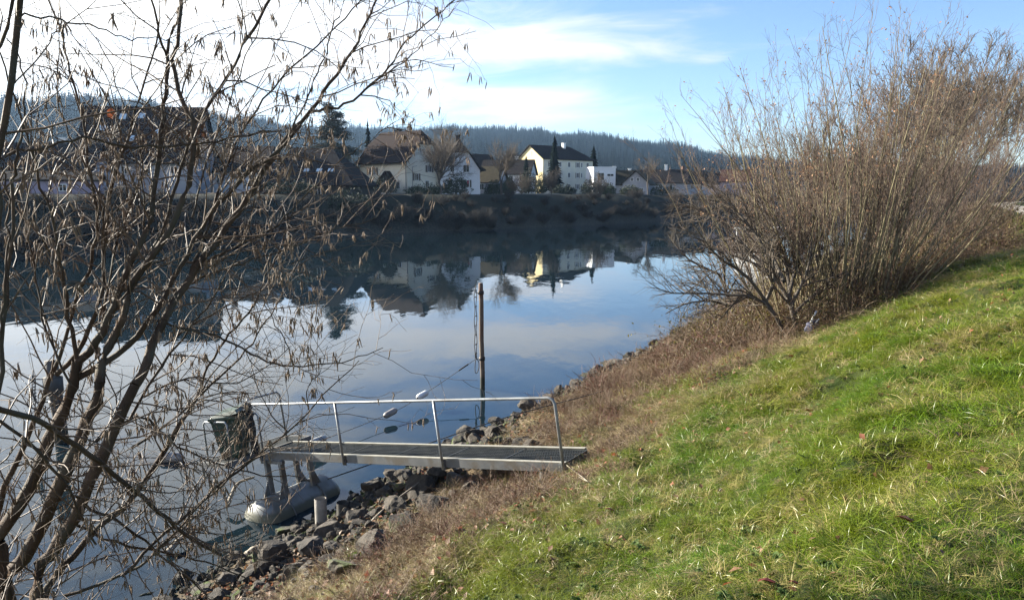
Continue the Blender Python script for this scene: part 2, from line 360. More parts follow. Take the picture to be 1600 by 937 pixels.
# ------------------------------------------------------------------ forest on the hills
def conifer_np(rg, tiers=7, fr=7, h=1., rw=.17):
    """drooping fronds in tiers round a stem, unit height"""
    parts = [tubes_np(np.array([[(0, 0, 0), (0, 0, h*.5), (0, 0, h)]]), np.array([[.018, .012, .002]])*h, 4)]
    V, F = [], []
    for k in range(tiers):
        z = h*(.12+.86*k/tiers); r = rw*h*(1-k/tiers)**.8*rg.uniform(.85, 1.15)+.012
        for j in range(fr):
            q = 2*math.pi*(j+rg.uniform(-.3, .3))/fr+k; l = r*rg.uniform(.7, 1.2); dz = -.25*l-.02
            c, s = math.cos(q), math.sin(q); wv = l*.42; o = len(V)
            V += [(0, 0, z+.05*h), (c*l*.6-s*wv, s*l*.6+c*wv, z+dz*.5-.02), (c*l, s*l, z+dz), (c*l*.6+s*wv, s*l*.6-c*wv, z+dz*.5-.02)]
            F += [(o, o+1, o+2, o+3)]
    parts.append((np.array(V), np.array(F))); return cat_np(parts)
needles = mat('self_shade_needles', (.0040, .0065, .0065), (.0075, .011, .009), 2, 1., rnd=.3, spec=.0)  # self-shadow of the trees is put into this very dark needle colour
twig_far = mat('bare_twigs_far', (.02, .017, .014), (.035, .028, .022), 2, .9, rnd=.3)
def crown_np(rg, n, h=1.): # leafless rounded crown, unit height
    st0 = np.zeros((1, 3, 3)); st0[0, :, 2] = (0, .3*h, .62*h); r0 = np.array([[.022, .016, .008]])
    a, ra = grow(st0, r0, 12, rg, .35, 1, (20, 55), (.25*h, .5*h), 4, .35, .1, .6, .004)
    b_, rb = grow(a, ra, n, rg, .25, 1, (20, 60), (.12*h, .28*h), 3, .2, .15, .6, .003)
    return cat_np([tubes_np(st0, r0, 5), tubes_np(a, ra, 3), tubes_np(b_, rb, 3)])
cons = [mesh_np('conifer', *conifer_np(rng, 6, 6, 1., rng.uniform(.13, .19))) for _ in range(4)]
V, F = crown_np(rng, 60); bare_f = mesh_np('bare_crown', V, F)
nF = 34000
fa = rng.uniform(-.95, .95, nF); ff = rng.uniform(.1, 1.06, nF)**.8
k = int(nF*.3); fa[:k] = rng.uniform(-.75, .75, k); ff[:k] = rng.uniform(.93, 1.04, k)
rr = 430+(ridge_r(fa)-430)*ff; fz = hill_z(fa, ff)
idx = np.where(rng.random(nF) < .997, rng.integers(0, 4, nF), 4)
sc = (7.5+9*rng.random(nF)**1.8)*np.clip(1+1.0*vn(fa*38, ff*9, 1., 2)+.7*vn(fa*150, ff*20, 1., 6), .6, 1.4)*np.where(idx == 4, .8, 1.); sc3 = np.stack((sc*rng.uniform(.75, 1.15, nF), sc*rng.uniform(.75, 1.15, nF), sc), 1)
rot = np.zeros((nF, 3)); rot[:, 2] = rng.uniform(0, 6.28, nF)
scatter('forest', np.stack((rr*np.sin(fa), rr*np.cos(fa), fz-.5), -1), [(m_, needles) for m_ in cons]+[(bare_f, twig_far)], rot, sc3, idx, 'dark blue-green conifer forest covering the hills beyond the village', 'forest')

# ------------------------------------------------------------------ houses across the river
M = {}
M['cream'] = mat('cream_render', (.74, .70, .58), (.68, .63, .51), .6, .85)
M['yellow'] = mat('yellow_render', (.74, .62, .34), (.70, .58, .31), .6, .85)
M['grey_cream'] = mat('grey_cream_render', (.62, .59, .47), (.55, .53, .44), .6, .85)
M['white'] = mat('white_render', (.74, .75, .76), (.66, .68, .70), .5, .8)
M['grey'] = mat('grey_render', (.36, .36, .38), (.30, .30, .33), .5, .85)
M['mauve'] = mat('mauve_render', (.30, .26, .33), (.26, .22, .28), .5, .85)
M['roof_brown'] = mat('brown_tiles', (.016, .011, .010), (.026, .016, .014), 2.5, .9, .15, 9, spec=.1)
M['roof_dark'] = mat('dark_tiles', (.016, .014, .015), (.026, .022, .021), 2.5, .9, .15, 9, spec=.1)
M['roof_olive'] = mat('mossy_tiles', (.036, .031, .020), (.055, .046, .028), 2.0, .9, .15, 9, spec=.1)
M['roof_red'] = mat('red_tiles', (.038, .018, .014), (.055, .026, .018), 2.0, .85, .5, 9, spec=.1)
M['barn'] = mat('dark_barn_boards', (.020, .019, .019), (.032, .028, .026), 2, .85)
M['glass'] = mat('window_glass', (.012, .014, .016), rough=.25, spec=.3)
M['frame'] = mat('white_window_frame', (.72, .72, .70), rough=.5)
M['shutter'] = mat('grey_shutter', (.10, .085, .075), (.13, .11, .09), 4, .7)
M['red'] = mat('red_curtain', (.30, .03, .05), rough=.7)
M['brick'] = mat('orange_brick', (.12, .055, .035), (.09, .045, .03), 4, .85)
M['pale'] = mat('pale_cap', (.8, .8, .78), rough=.4)
M['zinc'] = mat('zinc_pipe', (.18, .18, .18), rough=.5, metallic=.6)
M['slat'] = mat('pale_roof_window', (.45, .55, .62), rough=.12)
def face_xf(L, W, face, u, z):           # a spot on a wall: face in front/back/left/right, u along the wall
    if face == 'front': return (u, -W/2, z), 0.
    if face == 'back': return (-u, W/2, z), math.pi
    if face == 'left': return (-L/2, -u, z), -math.pi/2
    return (L/2, u, z), math.pi/2
def frame_mesh(w, h):
    b = MB(); t = .09
    b.box((0, -.036, h/2-t/2), (w, .115, t)); b.box((0, -.03, -h/2+t/2), (w+.12, .16, t))
    for sx in (-1, 1): b.box((sx*(w/2-t/2), -.034, 0), (t, .108, h-2*t))
    b.box((0, -.038, 0), (t*.7, .08, h-2*t)); return mesh_py('window', b.V, b.F)
def pane_mesh(w, h): return mesh_py('pane', MB().box((0, -.040, 0), (w-.1, .05, h-.1)).V, MB().box((0, 0, 0), (1, 1, 1)).F)
def shut_mesh(w, h):
    b = MB().box((0, -.03, 0), (w, .05, h))
    for i in range(5): b.box((0, -.06, -h*.4+i*h*.2), (w*.8, .02, h*.08))
    return mesh_py('shutter', b.V, b.F)
_cache = {}
def cm(f, *a):
    k = (f.__name__, *a)
    if k not in _cache: _cache[k] = f(*a)
    return _cache[k]
def window(house, L, W, face, u, z, w=1.1, h=1.4, shut=0., pane='glass'):
    loc, rz = face_xf(L, W, face, u, z)
    f = obj('window', cm(frame_mesh, w, h), M['frame'], house, loc, (0, 0, rz))
    p = obj('pane', cm(pane_mesh, w, h).copy() if pane != 'glass' else cm(pane_mesh, w, h), M[pane], f)
    if shut:
        for sx in (-1, 1):
            lc, _ = face_xf(L, W, face, u+sx*(w/2+shut/2+.04), z); obj('shutter', cm(shut_mesh, shut, h), M['shutter'], house, lc, (0, 0, rz))
def roof_mesh(L, W, wh, rh, o=.6, kind='gable'):
    ex, ey = L/2+o, W/2+o; sl = rh/(W/2); ez = wh-o*sl; zr = wh+rh
    if kind == 'gable':
        V = [(-ex, -ey, ez), (ex, -ey, ez), (ex, ey, ez), (-ex, ey, ez), (-ex, 0, zr), (ex, 0, zr)]; F = [(0, 1, 5, 4), (2, 3, 4, 5)]
    elif kind == 'hip':
        rx = max(L/2-W*.42, .2)
        V = [(-ex, -ey, ez), (ex, -ey, ez), (ex, ey, ez), (-ex, ey, ez), (-rx, 0, zr), (rx, 0, zr)]; F = [(0, 1, 5, 4), (2, 3, 4, 5), (1, 2, 5), (3, 0, 4)]
    elif kind == 'halfhipR':               # gable at the left end, full hip at the right end
        rx = L/2-W*.42
        V = [(-ex, -ey, ez), (ex, -ey, ez), (ex, ey, ez), (-ex, ey, ez), (-ex, 0, zr), (rx, 0, zr)]; F = [(0, 1, 5, 4), (2, 3, 4, 5), (1, 2, 5)]
    else:                                  # clipped gables with a flared foot to the eaves
        zc = wh+rh*.60; yc = (W/2)*(1-.60); rx = L/2-1.0; fy, fz = W/2-.5, wh+.9
        ez = wh-.15
        V = [(-ex, -ey-.5, ez), (ex, -ey-.5, ez), (ex, -fy, fz), (-ex, -fy, fz), (-ex, -yc, zc), (ex, -yc, zc), (-rx, 0, zr), (rx, 0, zr),
             (-ex, yc, zc), (ex, yc, zc), (-ex, fy, fz), (ex, fy, fz), (-ex, ey+.5, ez), (ex, ey+.5, ez)]
        F = [(0, 1, 2, 3), (3, 2, 5, 4), (4, 5, 7, 6), (6, 7, 9, 8), (8, 9, 11, 10), (10, 11, 13, 12), (5, 9, 7), (8, 4, 6)]
    return mesh_py('roof', V, F)
def house(name, label, base, yaw, L, W, wh, rh, wallm, roofm, kind='gable', o=.6, wins=(), chim=(), below=1.5, cat='house', front=None):
    h = thing(name, label, cat, base, yaw)
    x, y = L/2, W/2
    gz = wh+rh-.12 if kind in ('gable', 'clip') else wh-.05; gl = gz if kind != 'halfhipR' else wh+rh-.12
    gr = gz if kind != 'halfhipR' else wh-.05
    b = MB(); wy = .2 if kind != 'clip' else y*.42; gzz = gz if kind != 'clip' else wh+rh*.58
    if kind in ('gable', 'clip'):
        b.add([(-x, -y, -below), (-x, -y, wh), (-x, -wy if kind == 'clip' else 0, gzz), (-x, wy if kind == 'clip' else 0, gzz), (-x, y, wh), (-x, y, -below),
               (x, -y, -below), (x, -y, wh), (x, -wy if kind == 'clip' else 0, gzz), (x, wy if kind == 'clip' else 0, gzz), (x, y, wh), (x, y, -below)],
              [(0, 1, 2, 3, 4, 5), (11, 10, 9, 8, 7, 6), (0, 6, 7, 1), (4, 10, 11, 5)])
    else:
        b.add([(-x, -y, -below), (x, -y, -below), (x, y, -below), (-x, y, -below), (-x, -y, wh), (x, -y, wh), (x, y, wh), (-x, y, wh), (-x, 0, gl), (x, 0, gr)],
              [(0, 1, 5, 4), (2, 3, 7, 6), (1, 2, 6, 9, 5), (3, 0, 4, 8, 7)])
    wl = b.build('wall', M[wallm], h)
    if front:                              # front wall in another tone than the gables: thin box laid over it
        MB().box((0, -y-.02, wh/2-.3), (L, .04, wh+.4)).build('wall', M[front], h)
    if kind != 'flat':
        r = obj('roof', roof_mesh(L, W, wh, rh, o, kind), M[roofm], h)
        s = r.modifiers.new('thick', 'SOLIDIFY'); s.thickness = .22; s.offset = 1
        for (cx, cy, ch, cap) in chim:
            zc = wh+rh*(1-abs(cy)/(W/2))
            c = MB().box((cx, cy, zc+ch/2-.4), (.8, .8, ch+.8)); 
            c.box((cx, cy, zc+ch+.08), (1.0, 1.0, .12)); c.build('chimney', M[cap], r)
    else:
        MB().box((0, 0, wh+.12), (L+.3, W+.3, .3)).build('roof', M[roofm], h)
    for wd in wins: window(h, L, W, *wd[:3], **(wd[3] if len(wd) > 3 else {}))
    return h
def at_far(px, D, z=None):
    p = P(px, 300, D); p[2] = float(Zg(p[0], p[1])) if z is None else z; return tuple(p)
sh = dict(shut=.5)
# cream house with the brown clipped-gable roof
h1 = house('cream_house', 'cream house with tall brown roof and small porch, largest left of the round bare tree', at_far(628, 158, 6.4), R_(-36), 13.0, 10.5, 5.6, 6.3, 'cream', 'roof_brown', 'clip', .7,
      [('front', -3.6, 4.1, dict(w=.7, h=1.5, shut=.5)), ('front', -2.2, 4.1, dict(w=.7, h=1.5, shut=.5)), ('right', -2.6, 2.9, sh), ('right', 1.2, 4.6, dict(w=1.0, h=1.4, shut=.6)), ('right', 3.3, 4.6, dict(w=1.0, h=1.4)), ('right', -1.4, 8.1, dict(w=.6, h=.9)), ('right', 1.3, 8.1, dict(w=.6, h=.9)), ('right', .4, 1.6), ('front', 4.2, 1.3, dict(w=.9))],
      [(-1.0, .6, 1.4, 'roof_dark')])
MB().tube([(6.4, -5.45, -1), (6.4, -5.45, 5.3)], .09, 6).build('drainpipe', M['zinc'], h1)
pr = MB(); pr.add([(0.2, -7.3, 2.0), (3.8, -7.3, 2.0), (3.8, -5.2, 2.0), (0.2, -5.2, 2.0), (2.0, -6.8, 4.1), (2.0, -5.2, 4.1)], [(0, 1, 4), (1, 2, 5, 4), (3, 0, 4, 5), (0, 3, 2, 1)])
prf = pr.build('porch', M['roof_brown'], h1)
MB().box((2.0, -6.2, .75), (2.8, 1.8, 2.45)).build('porch_wall', M['cream'], prf)
# white house half hidden by the round tree
h2 = house('white_house', 'white house with steep dark clipped gable and a red curtain in its lower window', at_far(715, 162, 6.2), R_(-80), 11, 8.0, 4.6, 5.9, 'white', 'roof_dark', 'clip', .6,
      [('right', 1.2, 1.9, dict(w=1.3, h=1.5, shut=.35)), ('right', 1.2, 4.9, dict(w=1.3, h=1.5)), ('right', -2.0, 1.9, dict(w=.8, h=1.4)), ('right', -1.6, 4.9, dict(w=.8, h=1.4)), ('front', -3.4, 2.4), ('front', .8, 2.4)], [(1, 0, 1.2, 'roof_dark')])
loc, rz = face_xf(11, 8.0, 'right', 1.55, 1.9); MB().box((0, -.05, 0), (.35, .06, 1.2)).build('curtain', M['red'], h2, loc=loc, rot=(0, 0, rz))
# small white gable further back, olive roofed cottage and its neighbour
house('small_white_house', 'small house with a bright white gable behind the olive roofed cottage', at_far(749, 215, 9.0), R_(52), 9, 7, 4.2, 3.6, 'white', 'roof_dark', 'gable', .5, [('left', 0, 5.0, dict(w=.6, h=1.0))])
house('olive_cottage', 'low cottage with olive mossy roof just right of the white clipped gable house', at_far(757, 172, 6.0), R_(-20), 8.5, 6, 2.9, 3.0, 'grey', 'roof_olive', 'gable', .5, [('front', 0.6, 1.6), ('front', 2.6, 1.6), ('right', 0, 3.6, dict(w=.9, h=1.1))])
house('pale_house', 'pale house with dark roof behind the bare tree left of the yellow gable', at_far(795, 205, 6.5), R_(-14), 13, 8, 4.9, 3.4, 'white', 'roof_dark', 'gable', .5,
      [('front', -3.5, 3.6), ('front', -1.2, 3.6), ('front', 1.6, 3.6), ('front', 4.4, 3.6), ('front', -3.5, 1.2), ('front', 1.6, 1.2), ('right', 0, 3.6)], [(2, .4, 1.3, 'pale')])
# yellow apartment house
wn = []
for zz in (7.7, 4.8, 1.6):
    for u, ww in ((-7, .9), (-3.2, .9), (0.2, 1.0), (3.6, .9), (5.2, .7), (7.6, 1.0)):
        wn.append(('front', u, zz, dict(w=ww, h=1.45, shut=.35 if u in (-7, 3.6) else 0)))
wn += [('left', 0, 6.9, dict(w=1.5, h=1.6, shut=.7)), ('left', 0, 3.6, dict(w=1.5, h=1.6, shut=.7)), ('left', .3, 10.9, dict(w=.35, h=.9)), ('left', -3, 3.6, dict(w=.6, h=.9))]
house('yellow_apartment_house', 'tall apartment house with sunlit yellow gable and grey cream side under dark roof', at_far(868, 224, 6.6), R_(40), 19.5, 10.5, 9.3, 3.6, 'yellow', 'roof_dark', 'halfhipR', .5, wn, [(2.5, -.6, 1.4, 'pale'), (-7.6, 2.6, .7, 'pale')], cat='apartment house', front='grey_cream')
# white cube house
h6 = house('flat_roofed_house', 'white modern cube house with flat roof right of the yellow apartment house', at_far(938, 210, 7.4), R_(14), 6.2, 6.2, 5.6, .2, 'white', 'white', 'flat', 0,
      [('front', -1.1, 3.3, dict(w=1.9, h=2.0)), ('front', 1.6, 3.7, dict(w=1.9, h=.7)), ('front', -2.6, 3.3, dict(w=.4, h=1.9)), ('front', .6, .9, dict(w=.8, h=1.4))])
# low olive roofs to the right
h7 = house('low_olive_house', 'low house with long olive roof beside the white cube house', at_far(966, 214, 5.9), R_(-6), 11, 8, 3.1, 3.4, 'white', 'roof_olive', 'gable', .6, [('front', -2, 1.5), ('front', 1.5, 1.5)], [(-1.2, .3, 1.4, 'pale'), (3.0, .3, .8, 'pale')])
house('gabled_cottage', 'grey gabled cottage right of the low olive roofed house', at_far(998, 208, 5.6), R_(70), 9, 7, 3.2, 3.2, 'grey', 'roof_olive', 'gable', .5, [('left', -1, 4.3, dict(w=.8, h=1.0)), ('left', .6, 4.3, dict(w=.8, h=1.0)), ('left', 1.5, 1.4), ('left', -1.5, 1.4)])
for i, (px, D, yaw, L, lab, rf, ch) in enumerate(((1032, 240, -10, 15, 'dark roofed row house with a white chimney cap beyond the gabled cottage', 'roof_dark', 'pale'), (1072, 255, 12, 12, 'dark roofed house with an orange brick stack near the right end of the village', 'roof_dark', 'brick'), (1105, 275, -5, 14, 'long low house with dark roof farthest right above the bend', 'roof_dark', 'roof_dark'), (1150, 262, -24, 9, 'small mauve walled house with red brown roof beside the right hand bushes', 'roof_red', 'pale'))):
    house('village_house', lab, at_far(px, D, 6.2), R_(yaw), L, 9, 3.6+.8*(i == 3), 3.6, 'mauve' if i == 3 else 'grey', rf, 'gable', .6, [('front', -3, 2.2), ('front', 0, 2.2), ('front', 3, 2.2)], [(1.5 if i != 1 else -2.2, 0, 1.6, ch)] if i != 1 else [(-1.5, -.5, 2.0, 'brick'), (3.2, 0, 1.2, 'roof_dark')])
# the dark barn in the shade at the left
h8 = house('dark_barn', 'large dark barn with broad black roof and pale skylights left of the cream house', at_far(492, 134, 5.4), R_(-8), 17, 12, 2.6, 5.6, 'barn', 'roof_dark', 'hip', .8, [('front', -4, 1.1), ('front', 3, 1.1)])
for u in (.4, 2.6, 4.6):
    y0 = -4.2; zz = 2.6+5.6*(1-4.2/6)
    MB().box((0, 0, 0), (.9, .75, .08)).build('skylight', M['slat'], h8, loc=(u, y0, zz+.26), rot=(math.atan2(5.6, 6), 0, 0))
# houses behind the hazel at the far left
house('grey_house', 'grey house with dark roof behind the leftmost hazel stems', at_far(70, 118, 6.2), R_(12), 16, 10, 3.6, 3.6, 'grey', 'roof_dark', 'gable', .7, [('front', -5, 2.2), ('front', -1.5, 2.2), ('front', 2.5, 2.2), ('front', 5.5, 2.2)], [(3, .4, 1.2, 'pale')])
h10 = house('skylight_house', 'large house with high grey roof and several pale skylights seen through the hazel', at_far(238, 140, 6.4), R_(8), 19, 15, 5.6, 9.2, 'grey', 'roof_brown', 'gable', .8, [('front', -6, 3.6), ('front', -2, 3.6), ('front', 2, 3.6), ('front', 6, 3.6)], [(4, 1, 1.3, 'roof_dark')])
for u, q in ((-6.5, .55), (-3.6, .78), (-5, .3), (-1.5, .35), (-.5, .8), (2.8, .5)):
    MB().box((0, 0, 0), (1.1, 1.2, .08)).build('skylight', M['slat'], h10, loc=(u, -7.5*(1-q), 5.6+9.2*q+.30), rot=(math.atan2(9.2, 7.5), 0, 0))
house('pale_left_house', 'pale house with low dark brown roof between hazel stems and the barn', at_far(372, 150, 6.2), R_(-12), 15, 9, 4.4, 4.2, 'white', 'roof_brown', 'gable', .7, [('front', -4.5, 2.6), ('front', -1, 2.6), ('front', 3, 2.6), ('right', 0, 5.2, dict(w=.9, h=1.0))], [(-2, .3, 1.4, 'roof_dark')])
house('mauve_shed', 'long low mauve walled shed behind the hazel above the left bank', at_far(75, 96, 5.6), R_(20), 12, 4, 2.0, .8, 'mauve', 'roof_dark', 'gable', .3, [('front', -3, 1.1, dict(w=.9, h=.9)), ('front', 2, 1.1, dict(w=.9, h=.9))], cat='shed')
# lamp post by the bank and low garden wall
lp = thing('lamp_post', 'thin grey lamp post standing in front of the cream house', 'lamp post', at_far(645, 150))
MB().tube([(0, 0, -.3), (0, 0, 5.2)], [.09, .06], 8).build('pole', M['zinc'], lp); MB().tube([(0, 0, 5.2), (.9, 0, 5.4)], .05, 6).build('arm', M['zinc'], lp)
# ------------------------------------------------------------------ trees, hedges and bushes across the river
bark_far = mat('grey_brown_bark_far', (.05, .042, .035), (.09, .075, .06), 3, .9)
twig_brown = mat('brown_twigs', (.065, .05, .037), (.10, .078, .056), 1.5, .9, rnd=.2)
twig_warm = mat('reddish_brown_twigs', (.080, .053, .040), (.12, .083, .060), 1.5, .85, rnd=.2)
ever = mat('evergreen_leaves', (.014, .026, .014), (.035, .05, .022), 1.5, .8, rnd=.25)
cedar_m = mat('blue_green_needles', (.022, .036, .030), (.045, .06, .045), 1.5, .85)
hedge_m = mat('hedge_leaves', (.018, .030, .014), (.04, .055, .02), 1.2, .8, rnd=.25)
def bare_tree(name, label, base, h, seed, spread=.5, trunk=.35, limbs=9, n2=110, n3=700, lean=0., rot=0., twigm=None, up=.25, group=None, rmin=.008, cat='tree'):
    rg = np.random.default_rng(seed); t = thing(name, label, cat, base, rot, group)
    st0 = np.zeros((1, 5, 3)); q = np.linspace(0, 1, 5); st0[0, :, 2] = -.2+h*trunk*1.5*q; st0[0, :, 0] = lean*h*q*q+rg.normal(size=5)*.01*h; r0 = (h*.022*(1-.6*q))[None]
    a, ra = grow(st0, r0, limbs, rg, .4, 1, (22, 58), (h*spread*.75, h*spread*1.15), 6, up, .09, .65, .02)
    b_, rb = grow(a, ra, n2, rg, .2, 1, (20, 60), (h*.12, h*.30), 4, up*.8, .14, .6, rmin*1.3)
    c_, rc = grow(b_, rb, n3, rg, .2, 1, (20, 60), (h*.05, h*.14), 3, up*.5, .15, .6, rmin)
    k = h/c_[..., 2].max(); st0, a, b_, c_ = st0*k, a*k, b_*k, c_*k
    V, F = cat_np([tubes_np(st0, r0, 7), tubes_np(a, ra, 5)]); obj('trunk', mesh_np('trunk', V, F, True), bark_far, t)
    obj('crown', mesh_np('crown', *cat_np([tubes_np(b_, rb, 3), tubes_np(c_, rc, 3)])), twigm or twig_brown, t)
    return t
def blob_leaves(rg, n, c, r, size, shell=.45):
    d = unit(rg.normal(size=(n, 3))); rad = (shell+(1-shell)*rg.random(n)**.5)[:, None]
    lump = 1+.22*np.sin(d[:, :1]*5+c[0])*np.cos(d[:, 1:2]*6+c[1])+.15*np.sin(d[:, 2:]*9)
    return leaves_np(np.array(c)+d*np.array(r)*rad*lump, n, rg, size)
def leafy(name, label, base, blobs, seed, m, size=.3, n=900, group=None, trunk=True, cat='bush', rot=0., part='crown'):
    rg = np.random.default_rng(seed); t = thing(name, label, cat, base, rot, group)
    obj(part, mesh_np(part, *cat_np([blob_leaves(rg, n, c_, r_, size) for c_, r_ in blobs])), m, t)
    if trunk:
        V, F = tubes_np(np.array([[(0, 0, -.3), (.05, 0, blobs[0][0][2]*.6), (0, .05, blobs[0][0][2])]]), np.array([[.16, .12, .05]]), 6); obj('trunk', mesh_np('trunk', V, F, True), bark_far, t)
    return t
def conifer(name, label, base, h, seed, rw=.2, m=None, tiers=16, fr=11, cat='tree', group=None):
    rg = np.random.default_rng(seed); t = thing(name, label, cat, base, rg.uniform(0, 6), group)
    V, F = tubes_np(np.array([[(0, 0, -.3), (0, 0, h*.5), (0, 0, h*.97)]]), np.array([[.022, .014, .003]])*h, 6); obj('trunk', mesh_np('trunk', V, F, True), bark_far, t)
    V, F = conifer_np(rg, tiers, fr, 1., rw); obj('crown', mesh_np('crown', V*h, F), m or needles, t); return t
bare_tree('round_bare_tree', 'round crowned bare tree between the cream house and the white house', at_far(688, 146), 12.0, 21, .55, .22, 16, 300, 3200, twigm=twig_brown, up=.35, rmin=.012)
bare_tree('tall_bare_tree', 'tall pale bare tree rising above the ridge behind the round bare tree', at_far(692, 185), 19.5, 22, .36, .38, 10, 140, 900, twigm=twig_brown, up=.5, rmin=.012)
bare_tree('spreading_bare_tree', 'spreading bare tree with dark forked trunk before the pale house', at_far(783, 152), 11.5, 23, .55, .25, 10, 160, 1500, twigm=twig_brown, up=.35, rmin=.012)
bare_tree('small_bare_tree', 'small bare tree beside the gabled cottage', at_far(1012, 196), 10, 24, .5, .3, 8, 100, 700, rmin=.014)
bare_tree('grey_bare_tree', 'loose grey bare tree left of the round bare tree behind the brown roof', at_far(598, 185), 13, 25, .5, .3, 8, 110, 700, rmin=.014)
bare_tree('bare_tree', 'leafless tree behind the hazel near the grey house', at_far(160, 130), 12, 26, .5, .3, 8, 100, 700, rmin=.012)
bare_tree('bare_tree', 'leafless tree behind the hazel left of the dark barn', at_far(330, 128), 11, 27, .5, .3, 8, 100, 700, rmin=.012)
conifer('slim_conifer', 'slim dark conifer against the middle of the yellow apartment house', at_far(866, 205), 15.5, 31, .15, tiers=22)
conifer('small_conifer', 'small pointed conifer before the yellow gable', at_far(822, 198), 10.0, 32, .17)
conifer('dark_conifer', 'dark conifer peeping over the right end of the apartment house roof', at_far(927, 236), 15.0, 33, .22)
conifer('thin_spruce', 'thin spruce tip standing left of the brown roof', at_far(577, 190), 18.0, 34, .10)
# blue-green cedar with flat layered boughs behind the barn
rg = np.random.default_rng(41); ct = thing('cedar_tree', 'tall blue green cedar with layered boughs behind the dark barn', 'tree', at_far(522, 158)); ct.scale = (.92, .92, .84)
st0 = np.array([[(0, 0, -.3), (.1, 0, 8), (0, .1, 14), (.1, 0, 21.5)]]); r0 = np.array([[.42, .33, .2, .05]])
bo = []; br = []; LV = []
for k in range(110):
    z = rg.uniform(3.0, 21.3); q = rg.uniform(0, 6.28); l = (1.1+6.2*(1-(z-3)/19)**.75)*rg.uniform(.65, 1.1)
    pts = np.array([(0, 0, z), (math.cos(q)*l*.5, math.sin(q)*l*.5, z+.25), (math.cos(q)*l, math.sin(q)*l, z-.25)]); bo.append(pts); br.append((.10, .06, .02))
    nl = int(50+60*l); u = rg.uniform(.25, 1.05, nl)[:, None]; c0 = pts[0]*(1-u)+pts[2]*u+rg.normal(size=(nl, 3))*np.array((.17*l, .17*l, .28))
    LV.append(leaves_np(c0, nl, rg, .42, .5, 2.0))
obj('trunk', mesh_np('trunk', *cat_np([tubes_np(st0, r0, 7), tubes_np(np.array(bo), np.array(br), 4)])), bark_far, ct)
obj('crown', mesh_np('crown', *cat_np(LV)), cedar_m, ct)
# clipped hedges and evergreen bushes in the gardens
for i, (px, D, w_, h_, lab) in enumerate(((600, 149, 4.2, 3.2, 'dark evergreen bush below the cream house wall'), (668, 150, 7.5, 1.9, 'long dark hedge in front of the cream house'), (712, 147, 4.0, 3.9, 'round evergreen bush under the round bare tree'), (735, 158, 2.6, 1.8, 'low hedge at the foot of the white clipped gable house'),
        (775, 160, 4.0, 2.8, 'dark bush at the foot of the spreading bare tree'), (795, 170, 2.6, 3.6, 'dark columnar bush left of the small conifer'), (826, 182, 3.6, 5.6, 'large dark yew bush below the yellow gable'), (846, 190, 2.6, 4.8, 'dark bush at the corner of the yellow apartment house'), (922, 186, 4.0, 3.4, 'green bush below the white cube house'), (950, 190, 3.4, 2.6, 'bluish bush right of the white cube house'), (880, 188, 5.5, 2.2, 'dark hedge along the grey cream side'), (985, 194, 4.5, 2.2, 'low hedge before the low olive house'), (545, 120, 6.0, 3.0, 'dark bush at the right foot of the barn'), (455, 122, 6.5, 2.4, 'dark bush at the left foot of the barn'), (1035, 205, 7, 2.6, 'dark hedge below the row house'))):
    leafy('evergreen_bush' if h_ > 2.3 else 'hedge', lab, at_far(px, D), [((0, 0, h_*.5), (w_*.5, w_*.42, h_*.55)), ((w_*.25, .2, h_*.38), (w_*.35, w_*.3, h_*.4)), ((-w_*.28, -.2, h_*.34), (w_*.34, w_*.3, h_*.38))], 50+i, ever if i % 2 == 0 else hedge_m, .34, 700)
# brushwood along the far bank
rg = np.random.default_rng(77)
def brush_proto(nm, label, seed, twm, h=3.2):
    return bare_tree(nm, label, (0, 0, 0), h, seed, .75, .06, 16, 300, 2000, twigm=twm, up=.55, rmin=.013, group='brown brushwood along the far bank', cat='bush')
BL = 'leafless brown brushwood on the dark far bank'
bank_tw = mat('shade_toned_bank_twigs', (.022, .020, .018), (.036, .031, .026), 1.5, .95, rnd=.25)  # brown twigs darkened in colour to stand for backlit shade on the bank
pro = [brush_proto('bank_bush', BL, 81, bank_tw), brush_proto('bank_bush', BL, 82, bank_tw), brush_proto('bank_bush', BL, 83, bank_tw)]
PLACE = ((60, 'behind the left hazel trunk'), (200, 'below the grey house'), (320, 'below the skylight house'), (430, 'below the pale left house'), (560, 'below the dark barn'), (650, 'below the cream house'), (740, 'below the white clipped gable house'), (805, 'below the olive cottage'), (860, 'below the sunlit yellow gable'), (920, 'below the apartment house side'), (960, 'below the white cube house'), (1020, 'below the gabled cottage'), (2000, 'near the bend of the river'))
k = 0
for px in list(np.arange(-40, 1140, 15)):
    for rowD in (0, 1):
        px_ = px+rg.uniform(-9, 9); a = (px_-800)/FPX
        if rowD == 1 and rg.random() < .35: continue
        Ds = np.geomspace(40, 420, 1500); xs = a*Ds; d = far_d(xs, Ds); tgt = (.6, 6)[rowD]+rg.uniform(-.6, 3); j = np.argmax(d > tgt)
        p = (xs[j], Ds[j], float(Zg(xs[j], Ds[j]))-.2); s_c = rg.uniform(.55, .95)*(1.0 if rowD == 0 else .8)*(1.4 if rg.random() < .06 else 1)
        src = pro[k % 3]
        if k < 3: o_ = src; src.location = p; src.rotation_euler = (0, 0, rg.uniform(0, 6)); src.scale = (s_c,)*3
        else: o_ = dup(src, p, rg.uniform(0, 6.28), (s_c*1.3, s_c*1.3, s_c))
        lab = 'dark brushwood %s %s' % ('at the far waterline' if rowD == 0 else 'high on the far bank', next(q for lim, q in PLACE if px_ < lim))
        o_['label'] = lab; o_['group'] = lab.replace('dark ', '', 1); k += 1
